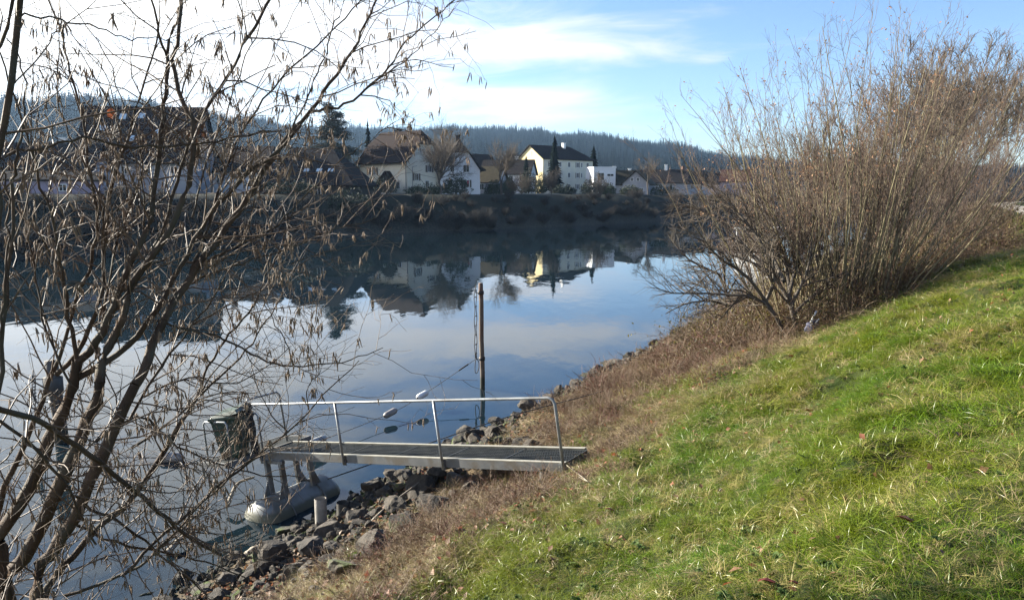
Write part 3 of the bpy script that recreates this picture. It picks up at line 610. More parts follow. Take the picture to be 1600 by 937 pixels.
# pale willow brush on the bank top
for px, D, h_, lab in ((862, 176, 6.5, 'pale brown willow brush before the slim conifer'), (815, 165, 5.0, 'pale twiggy bush left of the yellow gable corner'), (938, 172, 6.0, 'tan brushwood on the bank below the white cube house'), (1060, 190, 6.0, 'brown brushwood on the bank near the bend'), (1100, 185, 7.0, 'taller brown brushwood at the bend right of the village'), (605, 130, 3.6, 'thin pale bush on the bank below the porch'), (700, 128, 3.4, 'thin brushwood on the bank below the round tree')):
    bare_tree('willow_brush', lab, at_far(px, D), h_, int(px), .7, .06, 18, 240, 1500, up=.6, twigm=twig_brown, rmin=.013, cat='bush')
# low stone kerb and grass strip of the bank path
pv_ = []
for px in np.arange(520, 1040, 6):
    a = (px-800)/FPX; Ds = np.geomspace(60, 420, 1500); d = far_d(a*Ds, Ds); j = np.argmax(d > 24); pv_.append((a*Ds[j], Ds[j], float(Zg(a*Ds[j], Ds[j]))))
pv_ = np.array(pv_); V = []; F = []
for i, p in enumerate(pv_):
    V += [(p[0], p[1], p[2]-.3), (p[0], p[1], p[2]+.22), (p[0]-.1, p[1]+1.8, p[2]+.24), (p[0]-.1, p[1]+1.8, p[2]-.3)]
    if i: o = 4*i; F += [(o-4+j, o+j, o+j+1, o-4+j+1) for j in range(3)]
obj('bank_path', mesh_py('bank_path', V, F), mat('pale_path', (.26, .25, .22), (.20, .19, .17), .4, .9), kind='structure')

# ------------------------------------------------------------------ near bank shrubs on the right
bark_olive = mat('olive_grey_bark', (.135, .112, .058), (.215, .18, .10), 5, .75, .3, 40)
bark_dark = mat('dark_grey_bark', (.055, .045, .036), (.10, .085, .065), 5, .85, .3, 40)
bud = mat('tan_buds', (.26, .14, .08), (.34, .20, .11), 3, .8, rnd=.3, transl=.3)
olive_leaf = mat('olive_leaves', (.09, .085, .02), (.16, .12, .03), 2, .7, rnd=.3, transl=.3, c3=(.16, .075, .03), s3=1.5)
def stem_shrub(name, label, base, n, hh, r0, lean, seed, dirx=0., diry=0., n1=8, n2=28, n3=2, twm=None, bk=None, rs=.024, lmin=.55, wob=.085, budn=0, group=None, rmin=.0045):
    rg = np.random.default_rng(seed); t = thing(name, label, 'shrub', base, 0, group)
    q = rg.uniform(0, 6.28, n); rr_ = rg.random(n)**.72; bx, by = np.cos(q)*rr_*r0, np.sin(q)*rr_*r0
    ln_ = np.radians(lean)*rr_*rg.uniform(.5, 1.15, n); d = np.stack((np.cos(q)*np.sin(ln_)+dirx, np.sin(q)*np.sin(ln_)+diry, np.cos(ln_)), 1)+rg.normal(size=(n, 3))*.07; d = unit(d)
    L = hh*rg.uniform(lmin, 1.05, n)*(1-.16*rr_); K = 10; S = np.empty((n, K, 3)); S[:, 0] = np.stack((bx, by, Zg(base[0]+bx, base[1]+by)-base[2]-.15), 1)
    for k in range(1, K):
        d = unit(d+rg.normal(size=(n, 3))*wob+np.array((0, 0, .035))); S[:, k] = S[:, k-1]+d*(L/(K-1))[:, None]
    Rr = (rs*rg.uniform(.5, 1.35, n)*L/7)[:, None]*np.linspace(1, .16, K)[None]
    for i in range(n): obj('stem', mesh_np('stem', *tubes_np(S[i:i+1], Rr[i:i+1], 6), True), bk or bark_olive, t)
    a, ra = grow(S, Rr, n*n1, rg, .22, 1, (14, 42), (.6, 1.9), 6, .30, .11, .55, rmin*1.7)
    b_, rb = grow(np.concatenate((a, S[:, 4:])), np.concatenate((ra, Rr[:, 4:])), n*n2, rg, .12, 1, (18, 48), (.25, .80), 4, .22, .13, .55, rmin*1.25)
    c_, rc = grow(b_, rb, n*n2*n3, rg, .15, 1, (20, 60), (.12, .42), 3, .15, .14, .6, rmin)
    pr_ = [tubes_np(a, ra, 4), tubes_np(b_, rb, 3), tubes_np(c_, rc, 3)]
    obj('twigs', mesh_np('twigs', *cat_np(pr_)), twm or twig_warm, t, kind='stuff')
    if budn:
        ends = c_[:, -1]; ends = ends[rg.integers(0, len(ends), budn)]+rg.normal(size=(budn, 3))*.02
        obj('leaf_remnants', mesh_np('leaf_remnants', *leaves_np(ends, budn, rg, .055)), bud, t, kind='stuff')
    return t
def onground(px, py): return tuple(G(px, py))
def inward(px, py, d):
    g = G(px, py); x, y = g[0]-NV[0]*d, g[1]-NV[1]*d; return (x, y, float(Zg(x, y)))
bA = stem_shrub('bare_shrub', 'tall bare shrub of many upright olive stems, largest one at the lawn edge', inward(1400, 458, 1.2), 64, 7.5, .95, 38, 101, -.03, 0, budn=1800, rmin=.0027, lmin=.72, wob=.06)
bB = stem_shrub('bare_shrub', 'bare shrub fanning left over the water in front of the tallest shrub', inward(1345, 480, 1.4), 44, 6.6, .9, 36, 102, -.07, .08, budn=1000, rmin=.0026, lmin=.66, wob=.06, n2=26)
bC = stem_shrub('bare_shrub', 'bare shrub with pale stems leaning right over the lawn', inward(1462, 432, 1.1), 44, 6.3, .9, 36, 103, .15, -.05, budn=1000, rmin=.0028, lmin=.66, wob=.06)
# row of further shrubs down the bank
for i, (s, t, h_, lab) in enumerate(((19.5, 8.6, 5.0, 'dense brown shrub behind the right leaning one'), (22, 4.5, 5.0, 'brown shrub nearer the water behind the tall shrub'), (25, 9.6, 5.8, 'tall brown shrub at the right edge of the picture'))):
    x, y = xy(s, t); stem_shrub('bare_shrub', lab, (x, y, float(Zg(x, y))), 34, h_, 1.8, 42, 110+i, 0, 0, n2=44, n3=3, twm=twig_warm if i != 1 else twig_brown, rmin=.0042)
rg = np.random.default_rng(5)
fb = stem_shrub('bank_shrub', 'brown bare shrub further down the near bank', (0, 0, 0), 26, 6.5, 1.6, 46, 120, n1=10, n2=44, n3=2, twm=twig_brown, rmin=.010, group='bare shrubs further down the near bank')
first = True
for s, t, k in ((31, 8.5, .95), (32, 4.5, .8), (38, 9.5, 1.0), (40, 4, .8), (47, 4, .9), (50, 9.5, 1.15), (57, 9, 1.2), (58, 3, .75), (66, 8, 1.1), (70, 3, .7), (76, 8, 1.1), (84, 4, .8), (92, 8, 1.0), (104, 4, .9), (118, 6, .9), (132, 5, 1.0), (46, 12.4, 1.0), (62, 12.6, 1.1)):
    x, y = xy(s, t)
    if s > 90: x, y = x+(s-90)**2*.0014*NV[0], y+(s-90)**2*.0014*NV[1]
    p = (x, y, float(Zg(x, y))-.1)
    if first: fb.location = p; fb.scale = (k,)*3; first = False
    else: dup(fb, p, rg.uniform(0, 6.28), k)
# low dark shrubs leaning out over the water
def spline(pts, n):
    pts = np.asarray(pts, float); p = np.vstack((2*pts[0]-pts[1], pts, 2*pts[-1]-pts[-2])); L = np.r_[0, np.cumsum(np.linalg.norm(np.diff(pts, axis=0), axis=1))]
    out = []
    for u in np.linspace(0, L[-1], n):
        i = min(np.searchsorted(L, u, 'right')-1, len(pts)-2); f = (u-L[i])/(L[i+1]-L[i]+1e-9); a, b, c, d = p[i:i+4]
        out.append(.5*((2*b)+(-a+c)*f+(2*a-5*b+4*c-d)*f*f+(-a+3*b-3*c+d)*f**3))
    return np.array(out)
def traced_shrub(name, label, stems, seed, bk, twm, k1, k2, k3=0, r=.05, l1=(.5, 1.4), l2=(.2, .6), cat='shrub', rmin=.003):
    """stems: lists of (px, py, distance); the base of the first is the foot of the shrub"""
    rg = np.random.default_rng(seed); W_ = [np.array([P(*q) for q in s]) for s in stems]; base = W_[0][0].copy(); base[2] = float(Zg(base[0], base[1]))
    t = thing(name, label, cat, tuple(base)); S = []; Rr = []
    for i, s in enumerate(W_):
        s = s.copy(); pts = spline(s, 9)-base; rad = r*(1 if i == 0 else .7)*np.linspace(1, .25, 9); obj('stem', mesh_np('stem', *tubes_np(pts[None], rad[None], 6), True), bk, t); S.append(pts); Rr.append(rad)
    S, Rr = np.array(S), np.array(Rr)
    a, ra = grow(S, Rr, k1, rg, .2, 1, (25, 65), l1, 5, .05, .14, .55, rmin*1.5); b_, rb = grow(a, ra, k2, rg, .15, 1, (25, 60), l2, 4, .05, .15, .6, rmin)
    obj('twigs', mesh_np('twigs', *cat_np([tubes_np(a, ra, 4), tubes_np(b_, rb, 3)])), twm, t, kind='stuff'); return t
g1, g2 = G(1162, 522), G(1248, 518)
D1, D2 = float(g1[1]), float(g2[1])
traced_shrub('leaning_shrub', 'low dark bare shrub leaning left out over the water', [[(1164, 524, D1), (1144, 480, D1), (1130, 444, D1+.3), (1119, 425, D1+.5), (1083, 411, D1+.4), (1058, 386, D1+.6), (1044, 367, D1+.8)], [(1132, 448, D1+.3), (1131, 412, D1+.2), (1125, 376, D1)], [(1144, 480, D1), (1110, 470, D1-.4), (1070, 475, D1-.7), (1040, 490, D1-.9)], [(1155, 500, D1), (1100, 510, D1+1), (1070, 520, D1+1.2)], [(1150, 495, D1), (1120, 460, D1+1.2), (1080, 440, D1+2), (1050, 420, D1+2.4)], [(1158, 510, D1), (1175, 450, D1+.8), (1165, 400, D1+1.2), (1140, 370, D1+1.6)]], 131, bark_dark, bark_dark, 130, 1000, r=.06)
traced_shrub('leaning_shrub', 'dark bare shrub with crooked trunk beside the blue bag', [[(1246, 520, D2), (1236, 478, D2), (1219, 447, D2+.2), (1194, 419, D2+.3), (1139, 397, D2+.6)], [(1224, 518, D2-.2), (1205, 483, D2-.2), (1178, 464, D2-.1), (1144, 461, D2), (1103, 458, D2+.2), (1050, 458, D2+.3), (1025, 450, D2+.4)], [(1197, 469, D2-.1), (1208, 444, D2-.2), (1208, 405, D2-.2), (1205, 369, D2-.2)], [(1236, 478, D2), (1262, 420, D2+.4), (1270, 360, D2+.7)], [(1219, 447, D2+.2), (1190, 380, D2+.5), (1150, 330, D2+.9), (1110, 300, D2+1.2)], [(1240, 490, D2), (1300, 430, D2+1), (1320, 370, D2+1.4)], [(1194, 419, D2+.3), (1140, 360, D2+1), (1090, 325, D2+1.5), (1050, 318, D2+1.8)], [(1236, 478, D2), (1225, 400, D2+1.4), (1190, 320, D2+2), (1165, 265, D2+2.4)], [(1230, 470, D2), (1250, 380, D2+1.6), (1235, 300, D2+2.2), (1215, 250, D2+2.6)], [(1205, 483, D2), (1165, 430, D2-.5), (1120, 400, D2-.8), (1080, 345, D2-1)], [(1225, 440, D2), (1180, 350, D2+2.4), (1120, 295, D2+3.0), (1085, 285, D2+3.2)]], 132, bark_dark, twig_brown, 300, 2600, r=.07, l1=(.5, 1.6), rmin=.003)

# ------------------------------------------------------------------ foreground hazel
bark_hz = mat('hazel_bark', (.042, .027, .018), (.080, .053, .034), 7, .75, .5, 70, c3=(.065, .055, .04), s3=5, spec=.2)
twig_hz = mat('hazel_twigs', (.065, .043, .029), (.125, .085, .056), 9, .6, spec=.3)
catk = mat('tan_catkins', (.115, .075, .048), (.19, .13, .08), 20, .7, .5, 200, rnd=.2)
leaf_o = mat('orange_dead_leaf', (.26, .075, .03), (.18, .055, .025), 30, .6, transl=.35)
HZ_ = [  # (start distance, end distance, start half-width px, end half-width px, pixel path)
 (4.3, 4.5, 15, 11, [(30, 1090), (5, 937), (6, 825), (40, 773), (83, 672), (115, 600), (121, 565)]),
 (4.5, 4.0, 5, 2, [(121, 565), (116, 549), (105, 483), (98, 432), (83, 353), (65, 295), (51, 239), (34, 191), (20, 143), (0, 82)]),
 (4.5, 4.9, 9, 4.5, [(121, 565), (152, 534), (171, 498), (189, 451), (203, 411), (232, 353), (241, 300), (249, 239), (256, 164), (261, 85)]),
 (4.9, 5.0, 4, 2, [(261, 85), (268, 55), (279, 20), (287, -30)]), (4.9, 4.7, 3.5, 2, [(261, 90), (250, 60), (239, 10), (232, -30)]),
 (4.5, 5.2, 7, 4, [(118, 592), (156, 570), (189, 549), (225, 512), (250, 476), (266, 445), (316, 353), (372, 285), (430, 240), (470, 196)]),
 (4.2, 4.4, 16, 11, [(40, 1100), (12, 937), (32, 884), (68, 816), (90, 762), (119, 708), (137, 661), (151, 618), (156, 596)]),
 (4.4, 4.8, 10, 4, [(156, 596), (163, 563), (181, 523), (196, 487), (203, 454), (218, 425), (250, 380), (278, 335), (296, 285), (304, 218), (300, 191), (280, 137), (270, 99), (278, 61), (285, -10)]),
 (4.0, 4.4, 15, 10, [(55, 1110), (54, 937), (79, 874), (108, 816), (133, 773), (151, 730), (173, 679), (191, 643), (212, 600)]),
 (4.4, 5.4, 10, 6, [(212, 600), (218, 592), (236, 545), (254, 505), (269, 476), (287, 451), (319, 403), (362, 345), (400, 290), (439, 228), (470, 192)]),
 (5.4, 5.8, 5, 2, [(470, 192), (490, 167), (521, 123), (552, 75), (586, 7), (600, -30)]),
 (5.5, 6.0, 3.6, 1.2, [(484, 174), (521, 169), (552, 155), (582, 130), (606, 106), (623, 82), (657, 43), (710, 0)]), (5.9, 6.0, 1.4, .7, [(657, 43), (656, 20), (655, -5)]), (5.8, 6.1, 1.6, .7, [(582, 132), (613, 109), (647, 82), (680, 48), (709, 14)]),
 (5.3, 5.5, 2.6, 1.2, [(455, 205), (466, 181), (490, 126), (507, 89), (517, 51), (531, 20), (545, -20)]),
 (4.8, 5.6, 3.6, 1.6, [(296, 430), (318, 375), (340, 300), (371, 218), (401, 174), (442, 119), (477, 89), (517, 51), (565, 0)]),
 (4.7, 5.2, 4.6, 3.6, [(235, 405), (262, 335), (280, 270), (307, 191), (324, 167), (360, 109), (384, 65), (405, 31), (424, -5)]),
 (4.8, 5.3, 2.6, 1.2, [(300, 340), (318, 270), (340, 212), (360, 160), (381, 96), (401, 58), (410, 10)]),
 (4.1, 5.0, 10, 3.5, [(70, 1105), (72, 937), (108, 881), (144, 830), (202, 787), (234, 737), (259, 701), (288, 654), (313, 610)]),
 (5.0, 5.4, 3, 1.5, [(313, 610), (322, 581), (354, 527), (391, 483), (409, 450), (425, 414), (445, 370), (458, 330)]), (5.0, 5.6, 2.6, 1.0, [(310, 620), (345, 586), (383, 548), (409, 512), (434, 476), (456, 425), (481, 405)]),
 (4.6, 5.5, 3, .9, [(240, 500), (280, 512), (322, 519), (354, 530), (391, 552), (427, 567), (460, 572), (496, 568), (532, 565), (565, 557), (598, 543)]), (5.3, 5.2, 1.5, 1, [(460, 572), (450, 545), (438, 519), (412, 469)]), (5.3, 5.4, 1.2, .6, [(467, 563), (480, 530), (501, 494)]),
 (4.2, 5.2, 3.5, .9, [(190, 900), (250, 840), (330, 770), (400, 712), (450, 675), (482, 640), (520, 600), (561, 563)]), (5.0, 5.1, 1.3, .6, [(482, 640), (478, 610), (500, 580), (512, 540)]), (4.9, 4.8, 1.4, .6, [(450, 675), (420, 640), (400, 600), (392, 560)]),
 (3.6, 4.7, 3.6, 2.2, [(-30, 262), (0, 249), (34, 232), (85, 225), (137, 217), (188, 225), (239, 230), (301, 227), (360, 215), (440, 205)]),
 (4.9, 5.7, 2.6, .9, [(270, 455), (336, 425), (405, 403), (460, 385), (500, 365), (543, 354), (579, 345), (597, 325)]), (5.2, 5.7, 1.4, .7, [(455, 412), (480, 402), (518, 392), (547, 385), (576, 376), (612, 356)]),
 (5.0, 5.8, 3, .8, [(300, 420), (373, 382), (427, 356), (463, 320), (503, 280), (531, 253), (572, 222), (618, 190)]),
 (3.4, 4.6, 6, 3, [(-20, 632), (0, 640), (54, 654), (119, 697), (158, 722), (216, 773), (288, 834), (345, 866)]), (4.2, 4.7, 3.2, 1.4, [(120, 775), (140, 796), (180, 812), (234, 852), (288, 899), (324, 928)]),
 (3.6, 4.0, 3.5, 2, [(-20, 655), (0, 661), (43, 686), (90, 740), (120, 790), (150, 850)]),
 (4.6, 4.7, 9, 3.5, [(10, 1080), (-6, 900), (0, 787), (22, 730), (47, 672), (72, 607), (83, 585), (98, 541), (112, 490), (122, 455)]),
 (4.7, 4.7, 4.5, 1.8, [(122, 455), (146, 400), (152, 340), (147, 294), (137, 219), (126, 171), (113, 120), (96, 51), (79, 5), (70, -25)]),
 (4.6, 4.9, 5.5, 2, [(88, 585), (120, 549), (145, 505), (156, 469), (162, 400), (166, 350), (171, 307), (188, 253), (205, 191), (219, 143), (236, 96), (248, 45)]),
 (4.7, 4.6, 3, 1.2, [(160, 420), (157, 310), (126, 249), (113, 219), (92, 160), (92, 90), (91, 20)]), (4.8, 4.7, 2.4, 1, [(226, 380), (219, 219), (191, 164), (174, 106), (147, 55), (102, 0)]),
 (4.5, 5.0, 2.6, 1, [(150, 690), (220, 650), (262, 690), (330, 720), (400, 740), (470, 745)]), (4.3, 4.9, 3, 1, [(120, 820), (190, 850), (260, 860), (330, 880), (390, 905)]), (4.3, 4.6, 3.4, 1.2, [(100, 930), (170, 905), (240, 865), (300, 800), (360, 745), (420, 690)]),
 (4.6, 5.1, 3.2, 1, [(200, 660), (260, 560), (330, 470), (380, 380), (400, 300)]), (4.7, 4.9, 3, 1, [(150, 560), (170, 440), (200, 330), (240, 250), (300, 190), (345, 140), (372, 90)]), (4.4, 4.3, 2.6, .9, [(110, 600), (70, 500), (50, 400), (40, 330), (52, 240), (60, 120)]), (4.5, 4.4, 2.4, .9, [(90, 560), (60, 470), (22, 420), (-20, 380)]),
 (4.9, 5.3, 2.4, .9, [(255, 540), (330, 490), (400, 455), (460, 440)]), (4.8, 5.2, 2.2, .8, [(225, 620), (300, 590), (360, 600), (420, 570), (455, 540)]), (4.6, 5.2, 2.6, .8, [(205, 700), (290, 640), (350, 560), (420, 500)]),
 (5.0, 5.3, 2.0, .8, [(330, 395), (352, 320), (368, 240), (395, 150), (440, 60), (470, 0)]), (4.7, 5.0, 2.2, .8, [(180, 480), (230, 420), (300, 380), (350, 350), (420, 300)])]
def proj_y(pts): return np.array([proj(q)[1] for q in pts])
def hazel(name, label, defs, seed, n1, n2, n3, ncat, ground_px, box=None):
    rg = np.random.default_rng(seed); base = P(*ground_px); base[2] = float(Zg(base[0], base[1])); t = thing(name, label, 'shrub', tuple(base)); S = []; Rr = []
    for (d0, d1, w0, w1, path) in defs:
        path = np.array(path, float); L = np.r_[0, np.cumsum(np.hypot(*np.diff(path, axis=0).T))]; dd = d0+(d1-d0)*L/L[-1]
        W_ = np.array([P(a, b, c) for (a, b), c in zip(path, dd)])
        if path[0, 1] > 1000: W_[0, 2] = float(Zg(W_[0, 0], W_[0, 1]))-.1
        k = max(8, min(26, len(path)*3)); pts = spline(W_, k)-base; rad = np.linspace(w0, w1, k)*np.linspace(d0, d1, k)/FPX*np.interp(proj_y(pts+base), [380, 700], [.62, .88])
        pts[1:-1] += rg.normal(size=(k-2, 3))*.006
        obj('stem', mesh_np('stem', *tubes_np(pts[None], rad[None], 8 if w0 > 4 else 5), True), bark_hz, t)
        q = spline(pts, 12); S.append(q); Rr.append(np.linspace(rad[0], rad[-1], 12))
    S, Rr = np.array(S), np.array(Rr); R2 = np.minimum(Rr, .009)
    a, ra = grow(S, R2, n1, rg, .15, .98, (30, 70), (.25, .85), 6, .12, .16, .6, .0021, .03, False)
    b_, rb = grow(np.concatenate((a, S[:, :6])), np.concatenate((ra, R2[:, :6]*.4)), n2, rg, .1, 1, (30, 70), (.10, .38), 5, .05, .2, .6, .0016, .03, False)
    c_, rc = grow(b_, rb, n3, rg, .15, 1, (30, 70), (.04, .16), 3, .0, .2, .6, .0013, 0, False)
    obj('twigs', mesh_np('twigs', *cat_np([tubes_np(a, ra, 4), tubes_np(b_, rb, 4), tubes_np(c_, rc, 3)])), twig_hz, t, kind='stuff')
    # catkins: hang in small bunches from the twigs
    al = np.concatenate((b_.reshape(-1, 3), c_[:, -1], a[:, -1])); nb = int(ncat/1.5); an = al[rg.integers(0, len(al), nb)]; an = an[vn(an[:, 0]*3, an[:, 2]*3+an[:, 1]*2, 1., 5) > -.16]
    if box is not None: pass
    kinds = []
    for v in range(5):
        l = (.05, .062, .074, .056, .042)[v]; pts = np.array([[(0, 0, 0), (.004, 0, -l*.2), (.005*(v-2)*.5, .002, -l*.6), (.006*(v-2)*.6, .003, -l)]]); rd = np.array([[.0013, .0035, .0038, .0017]])
        kinds.append(mesh_np('catkin', *tubes_np(pts, rd, 5), True)); kinds[-1].materials.append(catk)
    items = []
    for p in an:
        for j in range(rg.integers(1, 5)): items.append((p+rg.normal(size=3)*np.array((.008, .008, .004)), rg.uniform(0, 6.28), rg.normal()*.22, rg.normal()*.22, rg.integers(0, 5), rg.uniform(.8, 1.25)))
    items.sort(key=lambda q: q[0][1]+base[1])
    vis = [q for q in items if (lambda u: 0 < u[0] < 1600 and 0 < u[1] < 937)(proj(q[0]+base))]
    sel = vis[:300]; ids = set(map(id, sel)); rest = [q for q in items if id(q) not in ids]
    for p, rz, rx, ry, v, s in sel: obj('catkin', kinds[v], None, t, tuple(p), (rx, ry, rz), (s,)*3)
    if rest:
        VV, FF, o = [], [], 0
        for p, rz, rx, ry, v, s in rest:
            me = kinds[v]; co = np.empty(len(me.vertices)*3, np.float32); me.vertices.foreach_get('co', co); co = co.reshape(-1, 3)*s
            Mx = np.array(Matrix.Rotation(rz, 3, 'Z') @ Matrix.Rotation(ry, 3, 'Y') @ Matrix.Rotation(rx, 3, 'X')); VV.append(co@Mx.T+p)
            n_ = len(me.vertices)//5; i = np.arange(n_-1)[:, None]*5; j = np.arange(5)[None]; FF.append(np.stack((i+j, i+(j+1) % 5, i+5+(j+1) % 5, i+5+j), -1).reshape(-1, 4)+o); o += len(co)
        obj('catkins', mesh_np('catkins', np.concatenate(VV), np.concatenate(FF), True), catk, t, kind='stuff')
    return t
hz = hazel('hazel_shrub', 'large multi stemmed hazel hung with tan catkins in the left foreground', HZ_, 201, 560, 2300, 2300, 3300, (50, 1090, 4.3))
HL = [(3.3, 3.3, 11, 8, [(-60, 1250), (-40, 900), (-30, 600), (-12, 380), (0, 253), (7, 191), (20, 102), (24, 60), (33, -20)]), (3.3, 3.4, 7, 4, [(-14, 420), (-20, 250), (0, 75), (12, 40), (24, -20)]),
 (3.6, 3.7, 5, 4, [(-40, 800), (-4, 620), (10, 470), (16, 380), (18, 280)]), (3.7, 3.8, 4, 1.5, [(18, 280), (24, 260), (36, 200), (38, 120), (28, 82), (10, 60)]), (3.6, 3.6, 4, 2, [(-10, 560), (0, 512), (8, 440), (12, 360), (8, 290), (0, 260)]), (3.3, 4.2, 2.6, 1, [(28, 30), (60, 26), (102, 31), (171, 48), (205, 61), (246, 58), (290, 80)]), (3.4, 4.0, 2.2, .8, [(15, 140), (60, 90), (85, 50), (130, 20), (160, -20)])]
hazel('hazel_shrub', 'dark hazel trunk cut off by the left edge of the picture', HL, 202, 40, 120, 120, 120, (-60, 1250, 3.3))
leaf_b = mat('brown_dead_leaf', (.12, .055, .032), (.085, .042, .026), 30, .7, transl=.25)
lf = MB(); lf.add([(0, 0, .03), (.025, .004, .012), (.028, -.004, -.015), (.004, .006, -.034), (-.024, -.003, -.018), (-.026, .005, .012), (.002, .012, -.002)], [(0, 1, 6), (1, 2, 6), (2, 3, 6), (3, 4, 6), (4, 5, 6), (5, 0, 6)])
hloc = np.array(hz.location)
for px, py, d, s in ((174, 177, 4.4, .8), (305, 205, 4.9, .8), (297, 214, 4.9, .7), (314, 196, 4.9, .6), (318, 210, 4.9, .6), (306, 222, 4.9, .6), (303, 255, 4.8, .5), (296, 262, 4.8, .5)):
    o = obj('dead_leaf', mesh_py('dead_leaf', lf.V, lf.F), leaf_o if px == 174 else leaf_b, hz, tuple(P(px, py, d)-hloc), (0.2, .1, rg.uniform(-.5, .5)), (s*1.25,)*3)
# ------------------------------------------------------------------ gangway with its pontoon
steel = mat('galvanised_steel', (.20, .215, .22), (.27, .285, .29), 6, .5, .1, 60, metallic=.45, c3=(.15, .15, .145), s3=2)
steel_d = mat('dull_steel_beam', (.085, .09, .092), (.12, .125, .125), 4, .6, .15, 40, metallic=.15, c3=(.085, .075, .06), s3=3)
steel_e = mat('yellowish_beam_edge', (.26, .25, .20), (.34, .32, .26), 8, .5, metallic=.2)  # flange tone, paler and yellower than the beam web
grat = mat('grating_steel', (.055, .06, .06), (.09, .095, .09), 5, .55, metallic=.5)
steel_l = mat('grey_leg_steel', (.13, .135, .135), (.18, .185, .18), 5, .6, .15, 40, metallic=.2, c3=(.10, .085, .065), s3=3)
fl_m = mat('pale_float_plastic', (.20, .21, .205), (.155, .165, .16), 3, .5, .15, 25, c3=(.13, .125, .10), s3=1.6, wet=(.13, (.075, .075, .045)))
PR, PL = P(882, 738, 10.3), P(410, 717, 14.0)
LEN = float(np.linalg.norm(PL-PR)); a_ = (PL-PR)/LEN; w_ = np.cross(a_, (0, 0, 1)); w_ = w_/np.linalg.norm(w_); w_ = w_ if w_[1] > 0 else -w_
u_ = np.cross(a_, w_); u_ = u_ if u_[2] > 0 else -u_
MX = np.stack((a_, w_, u_), 1)                    # local -> world
# a left handed frame is avoided by letting local x run from the far end to the bank
if np.linalg.det(MX) < 0: pass
xs_ = -a_; MX = np.stack((xs_, w_, u_), 1)        # x towards the bank, 0 at the bank end, -LEN at the river end
MW = Matrix([list(MX[i])+[float(PR[i])] for i in range(3)]+[[0, 0, 0, 1]])
loc_ = lambda p: MX.T@(np.asarray(p)-PR)
def on_plane(px, py, z):                          # local point where a view ray meets the plane z of the gangway
    d = ray(px, py); n_ = u_; k = ((PR+u_*z-np.array((0, 0, CAM_Z)))@n_)/(d@n_); return loc_(np.array((0, 0, CAM_Z))+d*k)
def px_to_x(px, z=0., y=0.):
    xs = np.linspace(-LEN-1, 1, 900); return float(xs[np.argmin([abs(proj(PR+MX@np.array((x, y, z)))[0]-px) for x in xs])])
gw = thing('gangway', 'steel grating gangway with tube railing running from the grassy bank out to a pale float', 'gangway'); gw.matrix_world = MW
WD = .78; BH = .135
for y, x1 in ((0., .03), (WD, -.06)):
    sgn = 1 if y == 0 else -1
    b = MB(); L = LEN+x1
    b.box((x1-L/2, y, BH/2), (L, .014, BH)); b.box((x1-L/2, y+sgn*.028, .007), (L, .055, .014))
    bo_ = b.build('beam', steel_d, gw, bevel=.004)
    MB().box((x1-L/2, y+sgn*.022, BH+.006), (L, .062, .011)).build('flange', steel_e, bo_)
npan = 6; pl = (LEN+.0)/npan
def pan_mesh():
    b = MB(); nb = 26
    for i in range(nb): b.box((-pl/2+pl*(i+.5)/nb, 0, 0), (.006, WD-.12, .03))
    for j in range(9): b.box((0, -(WD-.13)/2+(WD-.13)*j/8, .003), (pl-.02, .006, .022))
    for sx in (-1, 1): b.box((sx*(pl/2-.012), 0, .002), (.012, WD-.121, .036))
    for sy in (-1, 1): b.box((0, sy*(WD/2-.06), .002), (pl-.04, .012, .036))
    return mesh_py('grating_panel', b.V, b.F)
pm = pan_mesh(); pm.materials.append(grat)
for i in range(npan): obj('grating_panel', pm, None, gw, (-pl*(i+.5), WD/2, BH-.03))
for i in range(7): MB().box((-LEN*i/6-.03, WD/2, .06), (.05, WD-.06, .06)).build('cross_beam', steel_d, gw)
RH = 1.06; xl = px_to_x(404); xr = px_to_x(882)+.02; pr_ = .022
hr = [(xl, -.045, .1), (xl, -.045, RH-.08), (xl+.03, -.045, RH-.02), (xl+.1, -.045, RH), (xr-.1, -.045, RH+.01), (xr-.03, -.045, RH-.015), (xr, -.045, RH-.08), (xr, -.045, .0)]
MB().tube(hr, pr_, 10).build('handrail', steel, gw, True)
for px in (540, 695):
    x = px_to_x(px); MB().tube([(x, -.045, -.02), (x, -.045, RH)], pr_, 10).build('railing_post', steel, gw, True)
for px in (410, 540, 695, 880):
    x = px_to_x(px); MB().box((x, -.02, .05), (.07, .02, .17)).build('post_bracket', steel_d, gw, bevel=.003)
for px in (410, 540, 695, 880):
    x = px_to_x(px)
    for dx, dz in ((-.022, .09), (.022, .09), (-.022, .01), (.022, .01)): MB().tube([(x+dx, -.034, dz), (x+dx, -.044, dz)], .009, 6).build('bolt', steel_e, gw)
xh = xl-.12
MB().tube([(xh, -.03, .05), (xh, -.03, RH+.02), (xh+.01, .03, RH+.08), (xh, WD-.06, RH+.08), (xh, WD+.0, RH+.02), (xh, WD+.02, .1)], .02, 10).build('guard_hoop', steel, gw, True)
# landing platform across the river end
c0 = on_plane(318, 730, .08); xa, xb = -LEN-.85, -LEN-.02; ya = -.75; yb = 1.2
b = MB()
for y in (ya, yb): b.box(((xa+xb)/2, y, .09), (xb-xa, .05, .10))
for x in (xa, xb): b.box((x, (ya+yb)/2, .092), (.05, yb-ya-.06, .10))
b.build('platform_frame', steel_d, gw, bevel=.003)
b = MB(); nb = 64
for i in range(nb): b.box(((xa+xb)/2, ya+.05+(yb-ya-.1)*(i+.5)/nb, .12), (xb-xa-.06, .008, .03))
for j in range(7): b.box((xa+.05+(xb-xa-.1)*j/6, (ya+yb)/2, .123), (.007, yb-ya-.08, .022))
b.build('platform_grating', grat, gw)
